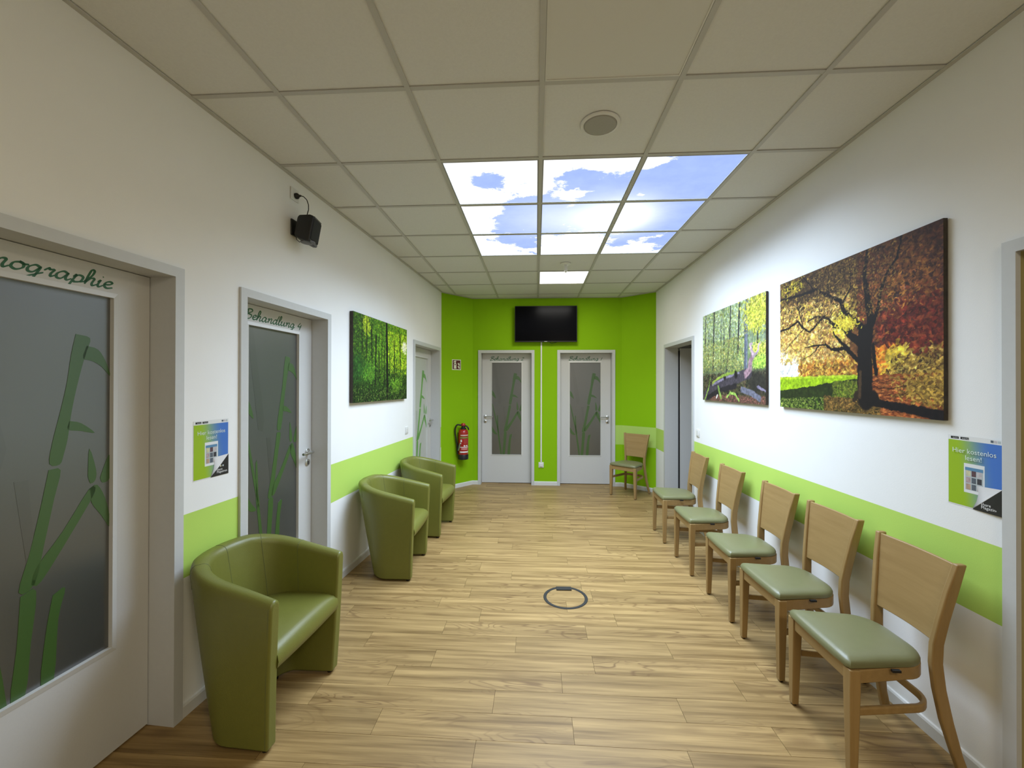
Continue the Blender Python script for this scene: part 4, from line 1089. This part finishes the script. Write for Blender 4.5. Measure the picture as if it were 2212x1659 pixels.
M_curl = gradient_mat('poster_curl', (0.10, 0.10, 0.11), (0.75, 0.75, 0.77), 0.21, 0.4, 0.75)
def poster(loc, rz, label, lift=0.0):
    W, Hh = 0.214, 0.294
    e = empty('poster', loc, rz); tag(e, label, 'poster', 'free reading posters')
    M_gr = gradient_mat('poster_print', (0.30, 0.47, 0.012), (0.055, 0.165, 0.52), W, 0.30, 0.95)
    # sheet, its outer edge lifting slightly from the wall
    m = MB(); N = 8; secs = []
    yy = lambda t: -0.0006 - lift * max(0, t - 0.5) ** 2 * 4
    for k in range(N + 1):
        t = k / N; y = yy(t); secs.append([(t * W, y, 0), (t * W, y - 0.0004, 0), (t * W, y - 0.0004, Hh), (t * W, y, Hh)])
    m.sweep(secs).build('sheet', M_paper, e)
    def patch(name, poly, mat, d):
        mb = MB(); mb.plate(poly, -0.001 - d - lift, -0.0006 - d - lift * 0)  # printed layer
        vv = []
        for (x, y, z) in mb.v: vv.append((x, yy(max(0, min(1, x / W))) - 0.0004 - d - (0.0001 if y < -0.0007 - d else 0.0), z))
        mb.v = vv
        return mb.build(name, mat, e)
    cols = 6
    mb = MB(); secs = []
    for k in range(9):
        t = k / 8; x = 0.002 + t * (W - 0.004); y = yy(x / W) - 0.0005; secs.append([(x, y, 0.004), (x, y - 0.0002, 0.004), (x, y - 0.0002, Hh - 0.02), (x, y, Hh - 0.02)])
    mb.sweep(secs).build('printed_ground', M_gr, e)
    for x0, t in ((0.012, 'App Store'), (0.052, 'Google Play')):
        patch('store_badge', [(x0, Hh - 0.015), (x0 + 0.033, Hh - 0.015), (x0 + 0.033, Hh - 0.0055), (x0, Hh - 0.0055)], M_posterblack, 0.0003)
        wall_text('badge_text', t, x0 + 0.0195, yy(0.3) - 0.0012, Hh - 0.0125, 0.0052, M_logo_white, e)
    for k in range(3):
        x0 = W - 0.045 + k * 0.0135
        patch('media_icon', [(x0, Hh - 0.0145), (x0 + 0.011, Hh - 0.0145), (x0 + 0.011, Hh - 0.005), (x0, Hh - 0.005)], (M_cov[4], M_cov[2], M_screen_pale)[k], 0.0003)
    wall_text('headline', 'Hier kostenlos\nlesen!', W * 0.50, yy(0.9) - 0.0013, Hh - 0.071, 0.0285, M_ink_white, e, spacing=0.95)
    # tablet with a grid of covers
    tx0, tx1, tz0, tz1 = 0.066, 0.146, 0.062, 0.182
    patch('printed_tablet', [(tx0, tz0), (tx1, tz0), (tx1, tz1), (tx0, tz1)], M_tablet, 0.0003)
    patch('printed_screen', [(tx0 + 0.005, tz0 + 0.012), (tx1 - 0.005, tz0 + 0.012), (tx1 - 0.005, tz1 - 0.015), (tx0 + 0.005, tz1 - 0.015)], M_screen_pale, 0.0005)
    patch('printed_screen_bar', [(tx0 + 0.005, tz1 - 0.028), (tx1 - 0.005, tz1 - 0.028), (tx1 - 0.005, tz1 - 0.015), (tx0 + 0.005, tz1 - 0.015)], M_screen_blue, 0.0007)
    for r_ in range(3):
        for c_ in range(3):
            x0 = tx0 + 0.009 + c_ * 0.0215; z0 = tz1 - 0.051 - r_ * 0.0275
            patch('printed_cover', [(x0, z0), (x0 + 0.0175, z0), (x0 + 0.0175, z0 + 0.023), (x0, z0 + 0.023)], M_cov[(0, 1, 2, 3, 4, 6, 5, 4, 3)[r_ * 3 + c_]], 0.0009)
    # folded corner
    patch('printed_black_corner', [(0.100, 0.0), (W, 0.0), (W, 0.105)], M_posterblack, 0.0011)
    patch('printed_page_curl', [(0.100, 0.002), (0.155, 0.048), (W, 0.105), (0.116, 0.098), (0.124, 0.07), (0.116, 0.035)], M_curl, 0.0014)
    wall_text('logo', 'share\nMagazines', 0.137, yy(0.9) - 0.0026, 0.026, 0.0165, M_logo_white, e, 'LEFT', 0.75)
    for k, (c_, x0) in enumerate(((M_cov[0], 0.163), (M_screen_pale, 0.178))):
        patch('logo_dot', [(x0 + 0.005 * math.cos(2 * PI * i / 10), 0.048 + 0.005 * math.sin(2 * PI * i / 10)) for i in range(10)], c_, 0.0013)
    return e
poster(on_left(1.921, 1.100), aL, 'small green and blue reading poster between the two left doors')
poster(on_right(1.898, 1.073), aR, 'green and blue reading poster at the right edge, below the autumn canvas', lift=0.006)

# ------------------------------------------------------------------ switches and sockets
def switch(loc, rz, label):
    e = empty('light_switch', loc, rz); tag(e, label, 'switch')
    MB().box(-0.0405, 0.0405, -0.009, 0, -0.0405, 0.0405).build('plate', M_plastic_w, e, bevel=0.004)
    MB().plate([(-0.0275, -0.0275), (0.0275, -0.0275), (0.0275, 0.0275), (-0.0275, 0.0275)], -0.0125, -0.008).build('rocker', M_plastic_w, e, bevel=0.002)
    return e
switch(on_left(4.70, 1.055), aL, 'white light switch left of the pale glass door')
switch(on_right(4.632, 1.057), aR, 'white light switch right of the open door frame')
e = empty('wall_socket', on_back(0.080, 0.322), aB); tag(e, 'white cable outlet at the foot of the white conduit', 'socket')
MB().box(-0.0405, 0.0405, -0.012, 0, -0.043, 0.043).build('plate', M_plastic_w, e, bevel=0.004)
MB().box(-0.024, 0.024, -0.03, -0.012, -0.024, 0.03).build('cover', M_plastic_w, e, bevel=0.004)
e = MB().box(-0.011, 0.011, -0.014, 0, 0.366, 2.30).build('cable_conduit', M_plastic_w, None, bevel=0.002)
e.location = on_back(0.080); e.rotation_euler = (0, 0, aB); tag(e, 'thin white vertical cable conduit between the two end doors', 'conduit')
# high socket with plug
e = empty('wall_socket', on_left(2.674, 2.845), aL); tag(e, 'white power socket high on the left wall with a black plug', 'socket')
MB().box(-0.041, 0.041, -0.009, 0, -0.041, 0.041).build('plate', M_plastic_w, e, bevel=0.004)
MB().lathe([(0.027, 0.0085), (0.028, 0.010), (0.026, 0.0105), (0.0, 0.0095)], 24, (0, 0, 0), 'y').build('socket_ring', M_plastic_w, e, smooth=True)
k = empty('power_plug', on_left(2.678, 2.838), aL); tag(k, 'black power plug and curved lead feeding the wall loudspeaker', 'plug')
MB().lathe([(0.019, 0.0105), (0.020, 0.018), (0.018, 0.026), (0.009, 0.034), (0.006, 0.045), (0.0045, 0.050)], 18, (0, 0, 0), 'y').build('plug_body', M_black, k, smooth=True)
pts = [(0, -0.046, 0), (0.010, -0.060, -0.002), (0.026, -0.072, -0.016), (0.036, -0.078, -0.045), (0.034, -0.080, -0.080), (0.022, -0.080, -0.112), (0.016, -0.080, -0.128)]
cc = []
for a_, b2 in zip(pts, pts[1:]):
    for t in range(4): cc.append(tuple(a_[i] + (b2[i] - a_[i]) * t / 4 for i in range(3)))
MB().tube(cc + [pts[-1]], 0.003, 8).build('lead', M_black, k, smooth=True)

# ------------------------------------------------------------------ wall loudspeaker
e = empty('wall_speaker', on_left(2.668, 2.62), aL)
tag(e, 'small black loudspeaker on a swivel bracket high on the left wall', 'speaker')
MB().box(-0.032, 0.032, -0.012, -0.0005, -0.055, 0.055).build('wall_plate', M_black, e, bevel=0.006)
MB().tube([(0, -0.010, -0.03), (0, -0.03, -0.045), (0, -0.05, -0.05)], 0.012, 10).build('bracket_arm', M_black, e, smooth=True)
# cabinet: local frame turned towards the room and tipped down
secs = []
for y, hw, z0, z1 in ((-0.028, 0.045, -0.050, 0.062), (-0.040, 0.058, -0.066, 0.078), (-0.115, 0.074, -0.086, 0.090), (-0.140, 0.070, -0.084, 0.086)):
    secs.append([(-hw, y, z0), (hw, y, z0), (hw, y, z1), (-hw, y, z1)])
cab = MB().sweep(secs).build('cabinet', M_black, e, bevel=0.008, segs=3, angle=25)
gr = MB(); g = []
for y, hw, z0, z1 in ((-0.139, 0.066, -0.066, 0.076), (-0.146, 0.060, -0.062, 0.072)): g.append([(-hw, y, z0), (hw, y, z0), (hw, y, z1), (-hw, y, z1)])
gr.sweep(g); gr = gr.build('grille', M_black_soft, cab, bevel=0.006, segs=2, angle=25)
M_grey_strip = plain('speaker_strip', (0.10, 0.10, 0.105), 0.4)
for z0, z1 in ((-0.082, -0.070), (0.078, 0.086)): MB().box(-0.058, 0.058, -0.1425, -0.138, z0, z1).build('trim_strip', M_grey_strip, cab)
cab.rotation_euler = (R(10), 0, R(12)); cab.location = (0.0, -0.006, 0.0)
MB().lathe([(0.045, -0.092), (0.045, -0.100), (0.020, -0.108)], 20, (0.01, -0.1, 0)).build('swivel_knob', M_grey_strip, e, smooth=True)
MB().tube([(-0.02, -0.03, -0.055), (-0.018, -0.038, -0.085), (0.0, -0.045, -0.095), (0.018, -0.05, -0.082), (0.022, -0.05, -0.06)], 0.0025, 6).build('cable_loop', M_black, e, smooth=True)

# ------------------------------------------------------------------ television
e = empty('television', on_back(0.148, 2.534), aB)
tag(e, 'black flat television above and between the two end doors', 'television')
hw, hh = 0.4845, 0.2815
MB().box(-0.2, 0.2, -0.05, -0.0005, -0.12, 0.12).build('wall_mount', M_dark, e)
MB().box(-hw, hw, -0.092, -0.055, -hh, hh).build('case', M_black, e, bevel=0.004)
M_tv = plain('tv_screen', (0.003, 0.003, 0.004), 0.2, spec=0.05)
MB().box(-hw + 0.009, hw - 0.009, -0.0935, -0.0915, -hh + 0.016, hh - 0.009).build('screen', M_tv, e)
MB().box(-0.022, 0.022, -0.0937, -0.0915, -hh + 0.004, -hh + 0.010).build('logo_plate', M_plastic_w, e)
MB().tube([(0.06, -0.07, -hh), (0.09, -0.06, -hh - 0.02), (0.13, -0.055, -hh - 0.012), (0.17, -0.06, -hh)], 0.004, 6).build('cable', M_black, e, smooth=True)

# ------------------------------------------------------------------ fire extinguisher and its sign
aLA = ang(L1, L2); aRA = ang(R2, R1)
TURN = R(-42); p_ = on_seg(L1, L2, 0.56, 0.447); cy = -0.098
c0 = (p_[0] - math.sin(aLA) * cy, p_[1] + math.cos(aLA) * cy)
re = aLA + TURN
e = empty('fire_extinguisher', (c0[0] + math.sin(re) * cy, c0[1] - math.cos(re) * cy, 0.447), re)
tag(e, 'red fire extinguisher with black hose hanging on the slanted green wall', 'fire extinguisher')
M_red = plain('extinguisher_red', (0.36, 0.010, 0.008), 0.3, coat=0.3)
MB().lathe([(0.0, 0.05), (0.074, 0.05), (0.0765, 0.06), (0.0765, 0.40), (0.070, 0.435), (0.050, 0.455), (0.030, 0.462), (0.0, 0.462)], 32, (0, cy, 0)).build('cylinder', M_red, e, smooth=True)
MB().lathe([(0.074, 0.0), (0.079, 0.004), (0.079, 0.075), (0.077, 0.078)], 32, (0, cy, 0)).build('foot_ring', M_black, e, smooth=True)
MB().lathe([(0.046, 0.455), (0.046, 0.47), (0.030, 0.485), (0.028, 0.51), (0.0, 0.51)], 20, (0, cy, 0)).build('valve_collar', M_black, e, smooth=True)
MB().lathe([(0.026, 0.505), (0.034, 0.512), (0.034, 0.535), (0.024, 0.548), (0.0, 0.55)], 20, (0, cy, 0)).build('strike_knob', M_red, e, smooth=True)
MB().tube([(0.02, cy, 0.515), (0.055, cy - 0.01, 0.50), (0.075, cy - 0.012, 0.475), (0.083, cy - 0.012, 0.445)], [0.011, 0.012, 0.012, 0.010], 10).build('carry_handle', M_black, e, smooth=True)
hp = catmull([(-.03, .52), (-.09, .525), (-.118, .48), (-.122, .40), (-.110, .32), (-.096, .24), (-.088, .2)], 5)
MB().tube([(p.x, cy - 0.02, p.y) for p in hp], 0.0115, 10).build('hose', M_black, e, smooth=True)
MB().tube([(-.088, cy - .02, .215), (-.084, cy - .02, .12), (-.084, cy - .02, .08)], [0.016, 0.013, 0.012], 10).build('nozzle', M_black, e, smooth=True)
M_olive = plain('hose_gun_olive', (0.16, 0.20, 0.10), 0.5)
MB().tube([(-.070, cy - .045, .14), (-.058, cy - .06, .19), (-.048, cy - .065, .245)], [0.012, 0.013, 0.010], 10).build('gun_lever', M_olive, e, smooth=True)
br = MB().box(-0.03, 0.03, 0.07, 0.0975, 0.16, 0.40).build('wall_bracket', M_black, e)
br.location = (0, cy, 0); br.rotation_euler = (0, 0, -TURN)
def label_band(name, z0, z1, a0, a1, mat, rr=0.0770, n=12):
    mb = MB(); secs = []
    for k in range(n + 1):
        a = R(a0 + (a1 - a0) * k / n); x, y = math.sin(a), -math.cos(a)
        secs.append([(x * rr, cy + y * rr, z0), (x * (rr + .0006), cy + y * (rr + .0006), z0), (x * (rr + .0006), cy + y * (rr + .0006), z1), (x * rr, cy + y * rr, z1)])
    return mb.sweep(secs).build(name, mat, e)
M_lab_y = plain('label_olive', (0.22, 0.20, 0.05), 0.5); M_lab_p = plain('label_pink', (0.55, 0.20, 0.20), 0.5)
label_band('label_white', 0.366, 0.376, -30, 70, M_logo_white); label_band('label_olive', 0.322, 0.350, -38, 65, M_lab_y)
label_band('label_white', 0.186, 0.196, -38, 70, M_logo_white); label_band('label_white', 0.108, 0.128, -38, 70, M_logo_white); label_band('label_pink', 0.150, 0.180, -20, 60, M_lab_p)
for k in range(4): label_band('label_line', 0.30 - k * 0.018, 0.303 - k * 0.018, 10, 55, M_lab_p)
label_band('label_pictogram', 0.27, 0.305, -30, -12, M_logo_white, n=4); label_band('label_pictogram', 0.24, 0.26, -34, -22, M_logo_white, n=4)
label_band('label_pictogram', 0.203, 0.222, 8, 26, M_logo_white, n=4); label_band('label_pictogram', 0.203, 0.222, 36, 54, M_logo_white, n=4)
e = empty('fire_sign', on_seg(L1, L2, 0.465, 1.890), aLA)
tag(e, 'square red fire extinguisher sign on the slanted green wall', 'sign')
M_signred = plain('sign_red', (0.085, 0.008, 0.010), 0.4); M_glowwhite = plain('sign_white', (0.72, 0.74, 0.58), 0.5)
MB().box(-0.086, 0.086, -0.003, -0.0005, -0.080, 0.080).build('panel', M_glowwhite, e)
MB().box(-0.074, 0.074, -0.004, -0.0028, -0.068, 0.068).build('red_field', M_signred, e)
mb = MB(); mb.plate([(-0.052, -0.060), (-0.004, -0.060), (-0.004, 0.005), (-0.010, 0.024), (-0.046, 0.024), (-0.052, 0.005)], -0.0048, -0.0038)
mb.plate([(-0.038, 0.024), (-0.018, 0.024), (-0.018, 0.036), (-0.006, 0.056), (-0.026, 0.062), (-0.050, 0.054), (-0.062, 0.036), (-0.050, 0.030), (-0.046, 0.042), (-0.038, 0.046)], -0.0048, -0.0038)
mb.build('extinguisher_pictogram', M_glowwhite, e)
MB().plate([(-0.030 + 0.011 * math.cos(2 * PI * i / 14), 0.002 + 0.009 * math.sin(2 * PI * i / 14)) for i in range(14)], -0.0052, -0.0046).build('pictogram_dot', M_dark, e)
for dz in (0.0, 0.045):
    mb = MB(); mb.plate([(0.020, -0.030 + dz), (0.050, -0.062 + dz), (0.062, -0.052 + dz), (0.058, -0.034 + dz), (0.050, -0.012 + dz), (0.044, -0.032 + dz), (0.032, -0.014 + dz)], -0.0048, -0.0038); mb.build('flame_pictogram', M_glowwhite, e)

# ------------------------------------------------------------------ round floor outlet
e = empty('floor_outlet', (0.220, 3.097, 0.0), R(2))
tag(e, 'round floor outlet with black ring and black pull tab set in the planks', 'floor outlet')
n = 56; secs = []
for k in range(n):
    a = 2 * PI * k / n; c_, s_ = math.cos(a), math.sin(a)
    secs.append([(r * c_, r * s_, z) for r, z in ((0.164, 0.0004), (0.162, 0.0030), (0.143, 0.0030), (0.1405, 0.0004))])
M_ringblack = plain('ring_black', (0.014, 0.014, 0.014), 0.5)
MB().sweep(secs, closed=True).build('ring', M_ringblack, e)
MB().plate([(-0.058, 0.0006), (0.058, 0.0006), (0.058, 0.0090), (-0.058, 0.0090)], 0.102, 0.150).build('pull_tab', M_ringblack, e, bevel=0.001)
